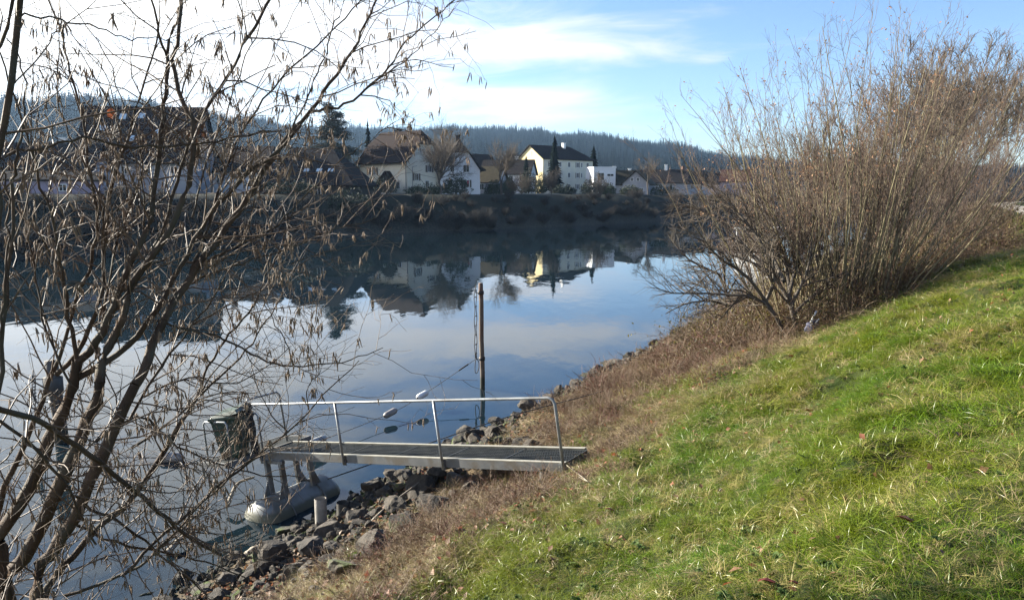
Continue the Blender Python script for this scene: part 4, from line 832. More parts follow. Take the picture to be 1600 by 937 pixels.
# float and legs
U3 = np.array((U[0], U[1], 0)); FRr = .47; Wn = np.array((-U[1], U[0], 0))
T0 = np.array((px_to_x(432, 0, .04), .04, 0.)); Bc = PR+MX@(T0-np.array((0, 0, .90)))
E1 = Bc-np.array((0, 0, FRr-.27))-U3*.52
prof = [(-.22, .02), (-.21, .16), (-.17, .29), (-.10, .40), (-.03, .455), (.02, FRr), (.05, FRr+.006), (.09, FRr), (.5, FRr), (.9, FRr), (1.3, FRr), (1.5, FRr), (1.54, FRr+.006), (1.58, FRr), (1.68, .40), (1.76, .25), (1.79, .02)]
pts = [loc_(E1+U3*q) for q, r in prof]; MB().tube(pts, [r for q, r in prof], 28).build('float', fl_m, gw, True)
Wn = np.array((-U[1], U[0], 0))
for q, side in ((.45, .19), (.45, -.19), (1.15, .19), (1.15, -.19)):
    B = loc_(E1+U3*q+Wn*side+np.array((0, 0, .30))); T = np.array((B[0]-.02, B[1], .0)); d = T-B
    ax = loc_(PR+U3); ax = ax/np.linalg.norm(ax); cx = np.cross(d/np.linalg.norm(d), ax); cx /= np.linalg.norm(cx); hw, ht = .055, .030
    V = []
    for p in (B, T):
        for sx, sy in ((-1, -1), (1, -1), (1, 1), (-1, 1)): V.append(p+ax*hw*sx+cx*ht*sy)
    lg = MB().add(V, [(0, 1, 5, 4), (1, 2, 6, 5), (2, 3, 7, 6), (3, 0, 4, 7), (3, 2, 1, 0), (4, 5, 6, 7)]).build('leg', steel_l, gw, bevel=.006)
    e = 1 if q > .5 else -1
    g_ = [B+ax*hw*e*.8, B+d*.55+ax*hw*e*.8, B+d*.25+ax*(hw+.10)*e, B+ax*(hw+.22)*e-np.array((0, 0, .02))]
    V = [p+cx*.008 for p in g_]+[p-cx*.008 for p in g_]
    MB().add(V, [(0, 1, 2, 3), (7, 6, 5, 4), (0, 4, 5, 1), (1, 5, 6, 2), (2, 6, 7, 3), (3, 7, 4, 0)]).build('gusset', steel_l, lg)
for q in (.45, 1.15):
    p = loc_(E1+U3*q); MB().box((p[0], p[1], -.035), (.62, .07, .06)).build('leg_beam', steel_d, gw, bevel=.004)
for q in (.40, 1.20):                             # saddle straps on the float
    pts = []
    for k in range(15):
        an = math.pi*(k/14); pts.append(loc_(E1+U3*q+Wn*math.cos(an)*(FRr+.012)+np.array((0, 0, math.sin(an)*(FRr+.012)))))
    MB().tube(pts, .016, 6).build('strap', steel_d, gw, True)
# green bin standing on the platform, with its tube guard
bg = on_plane(369, 712, .14); bin_t = thing('waste_bin', 'dark green tapered bin with tilted lid standing on the landing platform', 'bin')
Mb = MW @ Matrix.Translation((bg[0], bg[1], .14)) @ Matrix.Rotation(R_(30), 4, 'Z'); bin_t.matrix_world = Mb
gn = mat('dark_green_plastic', (.012, .030, .020), (.02, .042, .028), 4, .45, .1, 30)
b = MB(); lv = [(0, .17, .19), (.06, .19, .21), (.70, .255, .28), (.74, .275, .30), (.80, .28, .305)]; V = []; F = []
for z, x, y in lv:
    for k, (sx, sy) in enumerate(((-1, -1), (1, -1), (1, 1), (-1, 1))): V.append((sx*x, sy*y, z))
for i in range(len(lv)-1): F += [(i*4+k, i*4+(k+1) % 4, i*4+4+(k+1) % 4, i*4+4+k) for k in range(4)]
F += [(3, 2, 1, 0)]; b.add(V, F).build('body', gn, bin_t, bevel=.015)
b = MB()
for sy in (-1, 1): b.box((0, sy*.30, .775), (.58, .03, .05))
for sx in (-1, 1): b.box((sx*.28, 0, .775), (.03, .57, .05))
b.build('rim', gn, bin_t, bevel=.008)
b = MB(); b.add([(-.30, -.33, 0), (.30, -.33, 0), (.30, .33, 0), (-.30, .33, 0), (-.24, -.26, .07), (.24, -.26, .07), (.24, .26, .07), (-.24, .26, .07)], [(0, 1, 5, 4), (1, 2, 6, 5), (2, 3, 7, 6), (3, 0, 4, 7), (4, 5, 6, 7), (3, 2, 1, 0)])
b.build('lid', gn, bin_t, bevel=.01, loc=(0, .02, .815), rot=(R_(4), R_(-9), 0))
for y in (-.34, .34):
    x0, x1 = bg[0]-.36, bg[0]+.36
    MB().tube([(x0-.02, bg[1]+y, .13), (x0, bg[1]+y, .82), (x0+.05, bg[1]+y, .87), (x1-.05, bg[1]+y, .87), (x1, bg[1]+y, .82), (x1+.0, bg[1]+y, .13)], .017, 8).build('bin_guard', steel, gw, True)
# dark rope bundle hanging on the railing at the river end
rp = mat('black_rope', (.012, .012, .013), (.03, .028, .026), 30, .8, .5, 90); rgx = np.random.default_rng(8)
rb_ = thing('rope_bundle', 'black rope bundle tied to the railing end beside the green bin', 'rope'); rb_.matrix_world = MW
for k in range(9):
    an = k*.7; pts = []
    for j in range(14):
        z = .12+.92*j/13; wob = .035+.02*math.sin(j*.9+k); pts.append((xl+.05+math.cos(an+j*.25)*wob+.05*(1-j/13), -.09+math.sin(an+j*.25)*wob, z))
    MB().tube(pts, .013, 6).build('rope_strand', rp, rb_, True)
for z in (.55, .85, 1.0):
    MB().tube([(xl+.06+.065*math.cos(q), -.09+.065*math.sin(q), z+.01*q) for q in np.linspace(0, 9, 22)], .013, 6).build('rope_turn', rp, rb_, True)

# ------------------------------------------------------------------ mooring poles, hangers, floating ropes
wood = mat('weathered_pile_wood', (.085, .066, .05), (.14, .11, .085), 4, .85, .5, 30, c3=(.10, .05, .03), s3=1.2, wet=(.35, (.03, .03, .02)))
wet = mat('dark_iron', (.035, .033, .032), (.06, .05, .045), 8, .6, metallic=.5)
ropem = mat('grey_rope', (.055, .052, .05), (.10, .095, .09), 60, .8)
pp = Gz(754, 607, 0.)
def pole(name, label, p, r, h, arms, mat_, cap_m, rope_label, armd=(-.3, -.08), lean=(0, 0)):
    t = thing(name, label, 'mooring pole', tuple(p)); b = MB(); zz = np.linspace(-3, h, 12)
    b.tube([(lean[0]*z+.008*math.sin(z*3), lean[1]*z, z) for z in zz], [r*(1-.02*z)*(1+.02*math.sin(z*7)) for z in zz], 10); b.build('shaft', mat_, t, True)
    for z in arms:
        MB().tube([(lean[0]*z, 0, z-.05), (lean[0]*z, 0, z+.05)], r+.018, 12).build('clamp', wet, t, True, bevel=0)
        MB().tube([(lean[0]*z, 0, z), (armd[0], armd[1], z), (armd[0], armd[1], z+.22)], .014, 6).build('arm', wet, t, True)
    k = thing('hanging_rope', rope_label, 'rope', tuple(p)); x, y = armd
    z0, z1 = arms
    b = MB()
    for dx in (-.035, .02): b.tube([(x+dx+.012*math.sin(z*9+dx*40), y+.01*math.cos(z*8), z) for z in np.linspace(z0+.02, z1+.1, 24)], .013, 6)
    b.build('strands', ropem, k, True)
    MB().tube([(x+.10*math.sin(q)*(.6+.4*math.cos(q/2)), y, z0-.22+.22*math.cos(q)) for q in np.linspace(0, 6.28, 22)], .014, 6).build('loop', ropem, k, True)
    for i in range(7): z = z0+(z1-z0)*(i+.5)/7; MB().tube([(x-.05, y, z), (x+.035, y, z+.03)], .016, 6).build('knot', ropem, k, True)
    return t
top_z = P(750, 442, pp[1])[2]; z1 = P(750, 457, pp[1])[2]; z0 = P(750, 560, pp[1])[2]
pole('mooring_pole', 'slim brown wooden mooring pole standing in the water beyond the gangway', pp, .075, top_z, (z0, z1), wood, wet, 'doubled grey rope hung along the slim brown mooring pole', (-.19, -.05), (-.012, 0))
pl_ = Gz(97, 690, 0.); grey_w = mat('grey_pile', (.055, .05, .045), (.09, .085, .075), 3, .85, .4, 30, wet=(.3, (.025, .027, .018)))
zt = P(82, 563, pl_[1])[2]
t = pole('mooring_pole', 'thick grey mooring pole with collar half hidden behind the hazel stems', pl_, .15, zt, (zt-1.0, zt-.45), grey_w, wet, 'rope hooks beside the thick grey mooring pole', (-.55, .0), (-.05, 0))
MB().tube([(-.05*zt, 0, zt-.8), (-.05*zt, 0, zt-.4)], .21, 12).build('collar', grey_w, t, True)
def cable(name, label, pts, r, m, cat='rope', sag=.0, group=None):
    q = spline(np.array(pts), 26); u = np.linspace(0, 1, 26); q[:, 2] -= sag*4*u*(1-u)
    o = MB().tube([tuple(p) for p in q], r, 6).build(name, m, None, True); return tag(o, label, cat, group), q
arm = np.array(pp)+np.array((-.19, -.05, z0))
b1, b2, b3 = P(660, 617, 20.5), P(610, 645, 19.3), P(497, 688, 16.9); endp = PR+MX@np.array((-LEN-.5, WD+.5, .15))
_, rq = cable('float_line', 'thin line strung with small floats from the mooring pole to the platform', [arm, b1, b2, b3, endp], .008, ropem)
MB().tube([tuple(arm+(b1-arm)*.16), tuple(arm+(b1-arm)*.34)], .022, 6).build('splice', rp, bpy.data.objects['float_line'], True)
def buoy(label, p, d, L, r, m, tex):
    t = thing('buoy', label, 'buoy', tuple(p)); d = Vector(d).normalized(); t.rotation_euler = d.to_track_quat('X', 'Z').to_euler()
    xs = np.array((-.5, -.49, -.44, -.34, -.2, 0, .2, .34, .44, .49, .5))*L; rr_ = np.array((.25, .5, .78, .98, 1, 1, 1, .98, .78, .5, .25))*r
    MB().tube([(x, 0, 0) for x in xs], list(rr_), 16).build('body', m, t, True)
    for sx in (-1, 1): MB().tube([(sx*L*.48, 0, 0), (sx*L*.56, 0, 0)], [r*.32, r*.22], 8).build('end_collar', tex, t, True)
white_p = mat('white_buoy_plastic', (.72, .73, .72), (.6, .6, .58), 6, .4); tan_p = mat('dirty_buoy_plastic', (.20, .18, .16), (.30, .275, .25), 6, .5); gr_p = mat('grey_buoy_plastic', (.26, .27, .27), (.34, .34, .33), 6, .5)
buoy('white float on the line, nearest to the slim mooring pole', b1, b1-b2, .46, .085, white_p, wet)
buoy('dirty tan float in the middle of the line above the handrail gap', b2, b1-b2, .48, .085, tan_p, wet)
buoy('grey float on the line just beyond the river end of the gangway', b3, b2-b3, .5, .085, gr_p, wet)
b4 = Gz(268, 715, .06); buoy('pale float lying on the water left of the green bin', b4, (1, .1, 0), .5, .12, tan_p, wet)
pz = np.array(pl_)+np.array((-.05, 0, .5))
cable('mooring_line', 'thin line from the thick grey pole past the pale float to the platform', [pz, b4, PR+MX@np.array((-LEN-.9, -1.2, .1))], .008, ropem)
anc = G(944, 617); c_end = PR+MX@np.array((-4.9, WD, .0))
cable('mooring_cable', 'taut dark cable running from the stony shore down to the float legs', [anc+np.array((0, 0, .1)), (anc+c_end)/2, P(512, 748, 13.3)], .010, rp, 'cable', .03)
hk = PR+MX@np.array((xl+.05, 0, RH)); cable('mooring_line', 'thin line slanting from the railing end down to the platform', [hk, (hk+PR+MX@np.array((xl+.5, .5, .2)))/2, PR+MX@np.array((xl+.3, .6, .17))], .006, ropem)
# pipe stubs beside the float and under the bank end of the gangway
conc = mat('stained_concrete', (.20, .19, .165), (.30, .28, .25), 5, .9, .5, 30, c3=(.08, .07, .055), s3=2)
conc_d = mat('dark_concrete', (.05, .047, .04), (.085, .08, .068), 5, .9, .5, 30)  # darker concrete tone for the other two stubs
for px, py, py2, r, lab in ((502, 820, 778, .10, 'pale concrete pipe stub standing before the float'), (536, 802, 784, .11, 'dark capped pipe stub right of the pale one'), (851, 750, 735, .07, 'short concrete stub under the bank end of the gangway'), (612, 800, 760, .0, '')):
    if not r: continue
    g = G(px, py); h = float(P(px, py2, g[1])[2]-g[2]); b = MB(); k = 18
    b.tube([(0, 0, -.5), (0, 0, h-.01), (0, 0, h)], [r, r, r*.96], k, False); b.tube([(0, 0, h), (0, 0, h-.25)], [r*.96, r*.7], k, False)
    t = b.build('pipe_stub', conc if px == 502 else conc_d, None, True, loc=tuple(g)); tag(t, lab, 'pipe')

# ------------------------------------------------------------------ stones along the shore
stone = mat('grey_brown_stone', (.040, .033, .026), (.090, .076, .058), 3.5, .95, 1., 12, c3=(.03, .027, .022), s3=1.6, wet=(.10, (.018, .018, .013)), rnd=.22, coords='Object')
moss = mat('mossy_stone', (.042, .036, .028), (.085, .075, .058), 3.5, .95, 1., 12, c3=(.055, .08, .012), s3=1.3, wet=(.10, (.020, .024, .012)), rnd=.2)
import bmesh
def rock_mesh(seed):
    rg = np.random.default_rng(seed); bm = bmesh.new(); bmesh.ops.create_icosphere(bm, subdivisions=3, radius=1)
    pl_n = unit(rg.normal(size=(17, 3))); pl_d = rg.uniform(.42, .86, 17); sc = np.array((rg.uniform(.85, 1.35), rg.uniform(.7, 1.1), rg.uniform(.55, .85)))
    for v in bm.verts:
        p = np.array(v.co)
        for n_, d in zip(pl_n, pl_d):
            e = p@n_-d
            if e > 0: p = p-n_*e*.96
        p = p*(1+.07*math.sin(p[0]*9+seed)*math.cos(p[1]*8)+.05*math.sin(p[2]*17+p[0]*13)*math.cos(p[1]*15+seed)); v.co = Vector(p*sc)
    me = bpy.data.meshes.new('stone'); bm.to_mesh(me); bm.free(); return me
rocks = [rock_mesh(300+i) for i in range(12)]
for i, r in enumerate(rocks): r.materials.append(moss if i % 4 == 0 else stone)
rg = np.random.default_rng(9); placed = []
def put_rock(p, r, label, group=None, k=None, rot=None, sink=.30):
    me = rocks[rg.integers(0, 12) if k is None else k]
    o = obj('stone', me, None, None, (p[0], p[1], p[2]+r*(.55-sink)), rot or tuple(rg.uniform(-.5, .5, 2))+(rg.uniform(0, 6.28),), (r,)*3); tag(o, label, 'stone', group); placed.append((p[0], p[1], r))
def free(x, y, r, f=.62): return all((x-a)**2+(y-b)**2 > (f*(r+c))**2 for a, b, c in placed)
def special(px, py, r, lab, k=None, z=None, **kw): p = G(px, py) if z is None else Gz(px, py, z); put_rock(p, r, lab, None, k, **kw)
special(662, 776, .42, 'large dark boulder under the middle of the gangway'); special(600, 776, .22, 'pale stone at the water edge under the gangway', 3); special(436, 876, .34, 'pale pointed slab before the end of the float', 5, rot=(.3, .9, .4))
special(692, 800, .34, 'broad grey stone right of the large dark boulder'); special(545, 900, .33, 'black jagged stone at the bottom of the bank'); special(318, 880, .30, 'dark stone farthest left on the waterline'); special(632, 840, .36, 'mossy boulder below the gangway among dry stems', 0)
special(818, 662, .30, 'dark flat stone standing in the water left of the right railing post', z=.02); special(833, 672, .22, 'brown stone behind the handrail close to the shore', z=.05); special(765, 683, .15, 'small black stone in the water by the pole', z=.0)
special(1022, 549, .26, 'small stone farthest out along the right waterline', z=.0); special(988, 575, .16, 'small dark stone alone in the water', z=-.02); special(1014, 575, .26, 'dark stone at the waterline beside the lone one', z=.03)
special(906, 632, .34, 'round dark stone just right of the railing end', z=.25); special(790, 685, .26, 'stone at the waterline beyond the grating', z=.05); special(808, 690, .2, 'smaller stone beside it beyond the grating', z=.08)
for px, py, r, lab, k in ((588, 862, .27, 'dark boulder at the foot of the stone slope', 2), (520, 868, .24, 'grey stone behind the black jagged one', 7), (470, 905, .28, 'pale stone at the bottom of the stone pile', 9), (398, 905, .28, 'grey slab at the bottom left of the stone pile', 11), (735, 765, .24, 'stone in the shade under the bank half of the deck', 3)): special(px, py, r, lab, k)
e1, e2 = np.array(E1[:2]), np.array((E1+U3*1.7)[:2])
def near_float(x, y, m):
    ab = e2-e1; u = np.clip(((np.array((x, y))-e1)@ab)/(ab@ab), -.2, 1); return np.linalg.norm(np.array((x, y))-e1-u*ab) < FRr+m
cnt = 0
STN = ((180, 'among the hazel stems'), (330, 'at the left end of the stone pile by the hazel'), (440, 'beside the near end of the float'), (520, 'below the pale pipe stub'), (620, 'right of the pipe stubs'), (720, 'beside the large dark boulder'), (9999, 'under the bank half of the gangway'))
STF = ((800, 'at the waterline behind the gangway grating'), (880, 'at the waterline behind the last railing post'), (960, 'at the waterline right of the railing end'), (1040, 'along the waterline below the reddish stems'), (9999, 'along the waterline by the leaning shrubs'))
for tries in range(9000):
    if cnt >= 282: break
    if cnt < 205: s = rg.uniform(-3.6, 7.2); t = rg.uniform(-.45, 3.9)*(1 if s < 5 else .55); r = (.075+.22*rg.random()**2.0)*(1.15-.06*t)
    else: s = rg.uniform(6.5, 31); t = rg.uniform(-.4, 1.5); r = rg.uniform(.12, .34)
    x, y = xy(s, t); z = float(Zg(x, y))
    if near_float(x, y, r*.5) or not free(x, y, r): continue
    if z < -.22: continue
    k = int(rg.integers(0, 12)); sz = 'big' if r > .22 else 'middling' if r > .14 else 'small'; pxx = proj((x, y, z))[0]
    kd = 'moss stained' if k % 4 == 0 else 'bare grey'
    spot = next(q for lim, q in STN if pxx < lim) if s < 7 else next(q for lim, q in STF if pxx < lim)
    lab = '%s %s shore stone %s' % (sz, kd, spot); gp = '%s %s stones %s' % (sz, kd, spot)
    put_rock((x, y, z), r, lab, gp, k, sink=.25); cnt += 1
# driftwood and sticks
drift = mat('bleached_driftwood', (.20, .17, .13), (.30, .26, .20), 6, .85, .5, 40)
for pts, r, lab in (([(556, 848, 0), (590, 812, .05), (625, 790, .12), (664, 772, .25)], .022, 'pale crooked stick leaning on the stones below the float'), ([(356, 800, .1), (372, 786, .35), (398, 770, .3)], .035, 'dark broken branch hanging over the water before the float'), ([(262, 868, .02), (284, 853, .12), (300, 843, .1)], .05, 'mossy log end at the water left of the stone pile'), ([(384, 872, .02), (398, 868, .1), (412, 862, .05)], .05, 'short mossy log beside the pale pointed slab'), ([(905, 752, .03), (918, 762, .05), (880, 736, .1)], .007, 'pale broken stick at the bank end of the gangway')):
    W_ = []
    for px, py, dz in pts: g = G(px, py) if Zg(*Gz(px, py, 0)[:2]) > 0 else Gz(px, py, 0); W_.append(g+np.array((0, 0, dz+.03)))
    q = spline(np.array(W_), 10); o = MB().tube([tuple(p) for p in q], list(r*np.linspace(1.1, .6, 10)*(1+.1*np.sin(np.arange(10)*2))), 7).build('driftwood', drift, None, True); tag(o, lab, 'stick')

# ------------------------------------------------------------------ moored boat behind the leaning shrubs
bc = Gz(1192, 412, 0.); bt = thing('moored_boat', 'white moored boat with flat canopy behind the leaning bare shrubs', 'boat', tuple(bc), math.atan2(U[1], U[0])+R_(-12))
bw = mat('white_boat_paint', (.70, .72, .72), (.62, .63, .62), 1, .45); bgk = mat('grey_canvas', (.55, .56, .55), (.45, .46, .45), 2, .8)
V = []; F = []; sec = [(-3.2, 1.15, .75), (-1.5, 1.3, .75), (.5, 1.3, .8), (2.0, 1.0, .9), (3.2, .45, 1.05), (3.7, .03, 1.15)]
for x, hw, sh_ in sec: V += [(x, -hw, sh_), (x, -hw*.86, .1), (x, -hw*.4, -.25), (x, hw*.4, -.25), (x, hw*.86, .1), (x, hw, sh_)]
for i in range(5): F += [(i*6+j, i*6+j+1, i*6+7+j, i*6+6+j) for j in range(5)]+[(i*6+5, i*6, i*6+6, i*6+11)]
F += [(5, 4, 3, 2, 1, 0)]; MB().add(V, F).build('hull', bw, bt)
b = MB()
for i in range(5):
    for sy in (-1, 1): b.box(((sec[i][0]+sec[i+1][0])/2, sy*(sec[i][1]+sec[i+1][1])/2, (sec[i][2]+sec[i+1][2])/2+.03), (sec[i+1][0]-sec[i][0]+.05, .09, .07))
b.build('gunwale', bgk, bt)
cb = MB().add([(-.6, -.95, .7), (1.6, -.75, .85), (1.6, .75, .85), (-.6, .95, .7), (-.6, -.85, 1.75), (1.1, -.65, 1.75), (1.1, .65, 1.75), (-.6, .85, 1.75)], [(0, 1, 5, 4), (1, 2, 6, 5), (2, 3, 7, 6), (3, 0, 4, 7), (4, 5, 6, 7)]).build('cabin', bw, bt, bevel=.04)
MB().box((.2, -.93, 1.35), (1.2, .03, .42)).build('cabin_window', M['glass'], cb)
for x in (-3.0, -.9, 1.2):
    for sy in (-1, 1): MB().tube([(x, sy*1.1*(1 if x < 1 else .85), .7), (x, sy*1.05*(1 if x < 1 else .85), 3.0)], .045, 6).build('canopy_post', bw, bt, True)
MB().box((-.9, 0, 3.06), (4.9, 2.4, .12)).build('canopy', bgk, bt, bevel=.03)

# small blue bag by the crooked shrub
gbag = G(1270, 521); bag = thing('blue_bag', 'small crumpled dark blue bag with pale strap lying at the lawn edge', 'bag', tuple(gbag)); bm = bmesh.new(); bmesh.ops.create_icosphere(bm, subdivisions=3, radius=.16)
for v in bm.verts: p = v.co; f = 1+.18*math.sin(p.x*31)*math.cos(p.y*27)+.12*math.sin(p.z*40+p.x*22); v.co = Vector((p.x*f, p.y*f*.8, max(p.z*f*1.05, -.12)+.12))
me = bpy.data.meshes.new('sack'); bm.to_mesh(me); bm.free(); me.polygons.foreach_set('use_smooth', np.ones(len(me.polygons), bool)); obj('sack', me, mat('dark_blue_fabric', (.02, .022, .05), (.04, .045, .09), 8, .7), bag)
MB().tube([(-.10, -.1, .26), (-.02, -.05, .40), (.05, 0, .50)], .022, 6).build('strap', white_p, bag, True); MB().tube([(.0, -.12, .26), (.07, -.1, .33), (.12, 0, .32)], .018, 6).build('handle', white_p, bag, True)

# ------------------------------------------------------------------ grass, dry stems, litter
def blade_patch(rg, n, r, l0, l1, wd, droop, bias=(0, 0), seg=4):
    q = rg.uniform(0, 6.28, n); rad = r*np.sqrt(rg.random(n)); base = np.stack((np.cos(q)*rad, np.sin(q)*rad, 0*q), 1); h = rg.uniform(0, 6.28, n)
    dh = np.stack((np.cos(h)+bias[0], np.sin(h)+bias[1], 0*h), 1); dh = unit(dh); L = rg.uniform(l0, l1, n); d = unit(dh*rg.uniform(.15, .8, n)[:, None]+np.array((0, 0, 1.))); side = np.cross(dh, (0, 0, 1.))
    side = unit(side+rg.normal(size=(n, 3))*.3); pts = [base]; dr = rg.uniform(*droop, n)[:, None]
    for k in range(seg): d = unit(d+dr*(np.array((0, 0, -1.))+dh*.55)/seg*1.6); pts.append(pts[-1]+d*(L/seg)[:, None])
    wds = np.array([1, .95, .75, .45, .08])[:seg+1]; V = np.stack([np.stack((p-side*wd*w_k*.5, p+side*wd*w_k*.5), 1) for p, w_k in zip(pts, wds)], 1)
    V[..., 2] = np.maximum(V[..., 2], .004); i = np.arange(seg)*2; f = np.stack((i, i+1, i+3, i+2), 1); F = (f[None]+(np.arange(n)*(seg+1)*2)[:, None, None]).reshape(-1, 4)
    return V.reshape(-1, 3), F
def grass_mat(name, cols, patch=.55, rough=.36, tr=.35):
    m = bpy.data.materials.new(name); m.use_nodes = True; n = NT(m.node_tree); b = n.n['Principled BSDF']; g = n.new('ShaderNodeNewGeometry').outputs['Position']; oi = n.new('ShaderNodeObjectInfo').outputs['Random']
    c = n.mix(n.ss(n.noise(g, patch, 4), .38, .62), cols[0], cols[1]); c = n.mix(n.ss(n.noise(g, 70, 2), .50, .72), c, cols[2]); c = n.mix(n.ss(n.m('ADD', n.m('MULTIPLY', oi, .55), n.noise(g, 1.3, 4)), .88, 1.02), c, cols[3])
    n.put(b.inputs['Base Color'], c); b.inputs['Roughness'].default_value = rough; b.inputs['Specular IOR Level'].default_value = .4
    t = n.new('ShaderNodeBsdfTranslucent'); n.put(t.inputs[0], c); mx = n.new('ShaderNodeMixShader'); mx.inputs[0].default_value = tr; n.l.new(b.outputs[0], mx.inputs[1]); n.l.new(t.outputs[0], mx.inputs[2]); n.l.new(mx.outputs[0], n.n['Material Output'].inputs[0]); return m
g_mat = grass_mat('meadow_grass', ((.085, .165, .005), (.145, .180, .009), (.21, .23, .03), (.33, .285, .10)))
d_mat = grass_mat('dry_grass', ((.33, .26, .13), (.23, .17, .085), (.44, .36, .20), (.15, .155, .035)), rough=.55)
s_mat = grass_mat('dry_stems', ((.105, .064, .040), (.15, .100, .058), (.27, .195, .11), (.13, .052, .036)), rough=.6, tr=.15)
l_mat = grass_mat('fallen_leaf_litter', ((.19, .10, .05), (.15, .085, .045), (.27, .165, .085), (.24, .075, .035)), 1.5, .6, .3)
u_mat = grass_mat('undergrowth_leaves', ((.075, .052, .024), (.07, .068, .018), (.13, .085, .038), (.19, .16, .035)), 1.2, .6, .3)
rg = np.random.default_rng(21); dn = (-.55, .35)
gk = [(mesh_np('grass_tuft', *blade_patch(rg, 20, .065, .07, .17, .0050, (.3, 1.5), dn)), g_mat) for _ in range(6)]+[(mesh_np('grass_tuft', *blade_patch(rg, 26, .06, .14, .27, .0055, (.6, 1.8), dn)), g_mat) for _ in range(2)]
dk = [(mesh_np('straw_tuft', *blade_patch(rg, 20, .08, .12, .30, .0045, (.8, 2.2), dn)), d_mat) for _ in range(4)]
def area_pts(nmax, x0, x1, y0, y1, dens, rg):
    x = rg.uniform(x0, x1, nmax); y = rg.uniform(y0, y1, nmax); keep = rg.random(nmax) < dens(x, y)*(x1-x0)*(y1-y0)/nmax
    keep &= np.abs(np.arctan2(x, y)) < .80; return x[keep], y[keep]
def lawnness(x, y):
    s, t = st(x, y); return np.clip((t-tb(s)-.9*fbm(x, y, .6, 7))/1.2+.5, 0, 1), s, t
def pit_free(x, y):
    f = np.ones(len(x))
    for px, py, r, dp in PITS: f *= 1-(dp > .05)*np.exp(-((x-px)**2+(y-py)**2)/(r*r*.8))
    return f
def dens_grass(x, y):
    l, s, t = lawnness(x, y); D = np.hypot(x, y); pf = pit_free(x, y)
    bare = np.clip(1.25-2.2*np.clip(fbm(x, y, 1.9, 31)-.14, 0, 1)*3, .28, 1)
    return np.maximum(l**1.3, .34*(t > np.interp(s, [4, 9], [3.4, 3.0]))*np.clip(.15+3.2*fbm(x, y, .8, 23), 0, 1.8)*np.clip((t-2.6)/2.5, 0, 1))*pf*bare*np.interp(D, [2, 5, 7, 12, 18, 30, 45], [1500, 1250, 850, 420, 180, 70, 0])*(t < 13)*(t > 2)
x, y = area_pts(600000, -6, 26, 1.2, 42, dens_grass, rg)
for px, py, k in ((1180, 676, 34), (1320, 628, 40), (1462, 575, 44), (1280, 655, 30), (1105, 700, 24), (1010, 705, 26), (910, 735, 30), (1400, 600, 24), (1240, 640, 22), (1540, 560, 26), (1380, 800, 26), (960, 860, 22), (1130, 840, 24)):
    g = G(px, py); x = np.r_[x, g[0]+rg.normal(size=k)*.20]; y = np.r_[y, g[1]+rg.normal(size=k)*.13]
n_ = len(x); nc = 392; big_ = np.arange(n_) >= n_-nc; D = np.hypot(x, y)
rot = np.stack((rg.normal(size=n_)*.18, rg.normal(size=n_)*.18-.12, rg.normal(size=n_)*.9), 1); sc = np.interp(D, [3, 8, 20, 40], [.62, .85, 1.25, 2.0])*rg.uniform(.65, 1.3, n_)*(1+.8*np.clip(fbm(x, y, .8, 41), -.5, .6))
scatter('grass', np.stack((x, y, Zg(x, y)-.01), 1), gk, rot, sc, np.where((rg.random(n_) < .80) & ~big_, rg.integers(0, 6, n_), rg.integers(6, 8, n_)), 'green meadow grass with straw strands covering the sloping bank', 'grass')
def dens_dry(x, y):
    l, s, t = lawnness(x, y); D = np.hypot(x, y); band = np.maximum(np.exp(-((t-tb(s)+.6)/1.8)**2), .55*(t < tb(s))*(s < 13))*np.clip(.75+2.4*fbm(x, y, .7, 17), .15, 1.6)+.20*l*np.clip(fbm(x, y, .9, 11)+.2, 0, 1)*2
    return band*(t > np.interp(s, [4, 9], [2.7, 1.4]))*(t < 13)*pit_free(x, y)*np.interp(D, [2, 6, 12, 20, 35], [420, 330, 190, 90, 0])
x, y = area_pts(400000, -7, 24, 1.2, 36, dens_dry, rg); n_ = len(x); D = np.hypot(x, y)
scatter('dry_grass', np.stack((x, y, Zg(x, y)-.01), 1), dk, np.stack((rg.normal(size=n_)*.3, rg.normal(size=n_)*.3-.15, rg.normal(size=n_)*1.0), 1), np.interp(D, [3, 10, 25], [.5, .95, 1.4])*rg.uniform(.6, 1.3, n_), rg.integers(0, 4, n_), 'straw coloured matted dry grass between the lawn and the stones', 'dry grass')
def tangle(rg, n, h, r, bend=.5):
    q = rg.uniform(0, 6.28, n); b0 = np.stack((np.cos(q)*r*rg.random(n), np.sin(q)*r*rg.random(n), 0*q-.02), 1); d = unit(np.stack((rg.normal(size=n)*bend, rg.normal(size=n)*bend, np.ones(n)), 1)); Pq = [b0]; L = h*rg.uniform(.5, 1.2, n)
    for k in range(4): d = unit(d+rg.normal(size=(n, 3))*.28+np.array((0, 0, -.18))); Pq.append(np.maximum(Pq[-1]+d*(L/4)[:, None], np.array((-9, -9, .0))))
    Pq = np.stack(Pq, 1); R0 = np.linspace(1, .5, 5)[None]*rg.uniform(.0022, .0042, n)[:, None]; a, ra = grow(Pq, R0, n*2, rg, .3, 1, (25, 60), (h*.15, h*.4), 3, .1, .2, .7, .0016); return cat_np([tubes_np(Pq, R0, 3), tubes_np(a, ra, 3)]), Pq, a
tk = []
for i in range(5):
    (V, F), Pq, a = tangle(rg, 22, .38, .16, .75); tk.append((mesh_np('stem_tangle', V, F), s_mat))
def dens_tan(x, y):
    l, s, t = lawnness(x, y); D = np.hypot(x, y); return (1-l)**1.5*np.clip((t-np.interp(s, [0, 4, 9, 20], [3.0, 2.5, 1.4, 1.6]))/1.2, 0, 1)*pit_free(x, y)**.5*np.interp(D, [3, 10, 18, 30, 45], [46, 46, 36, 16, 0])*(t > .5)
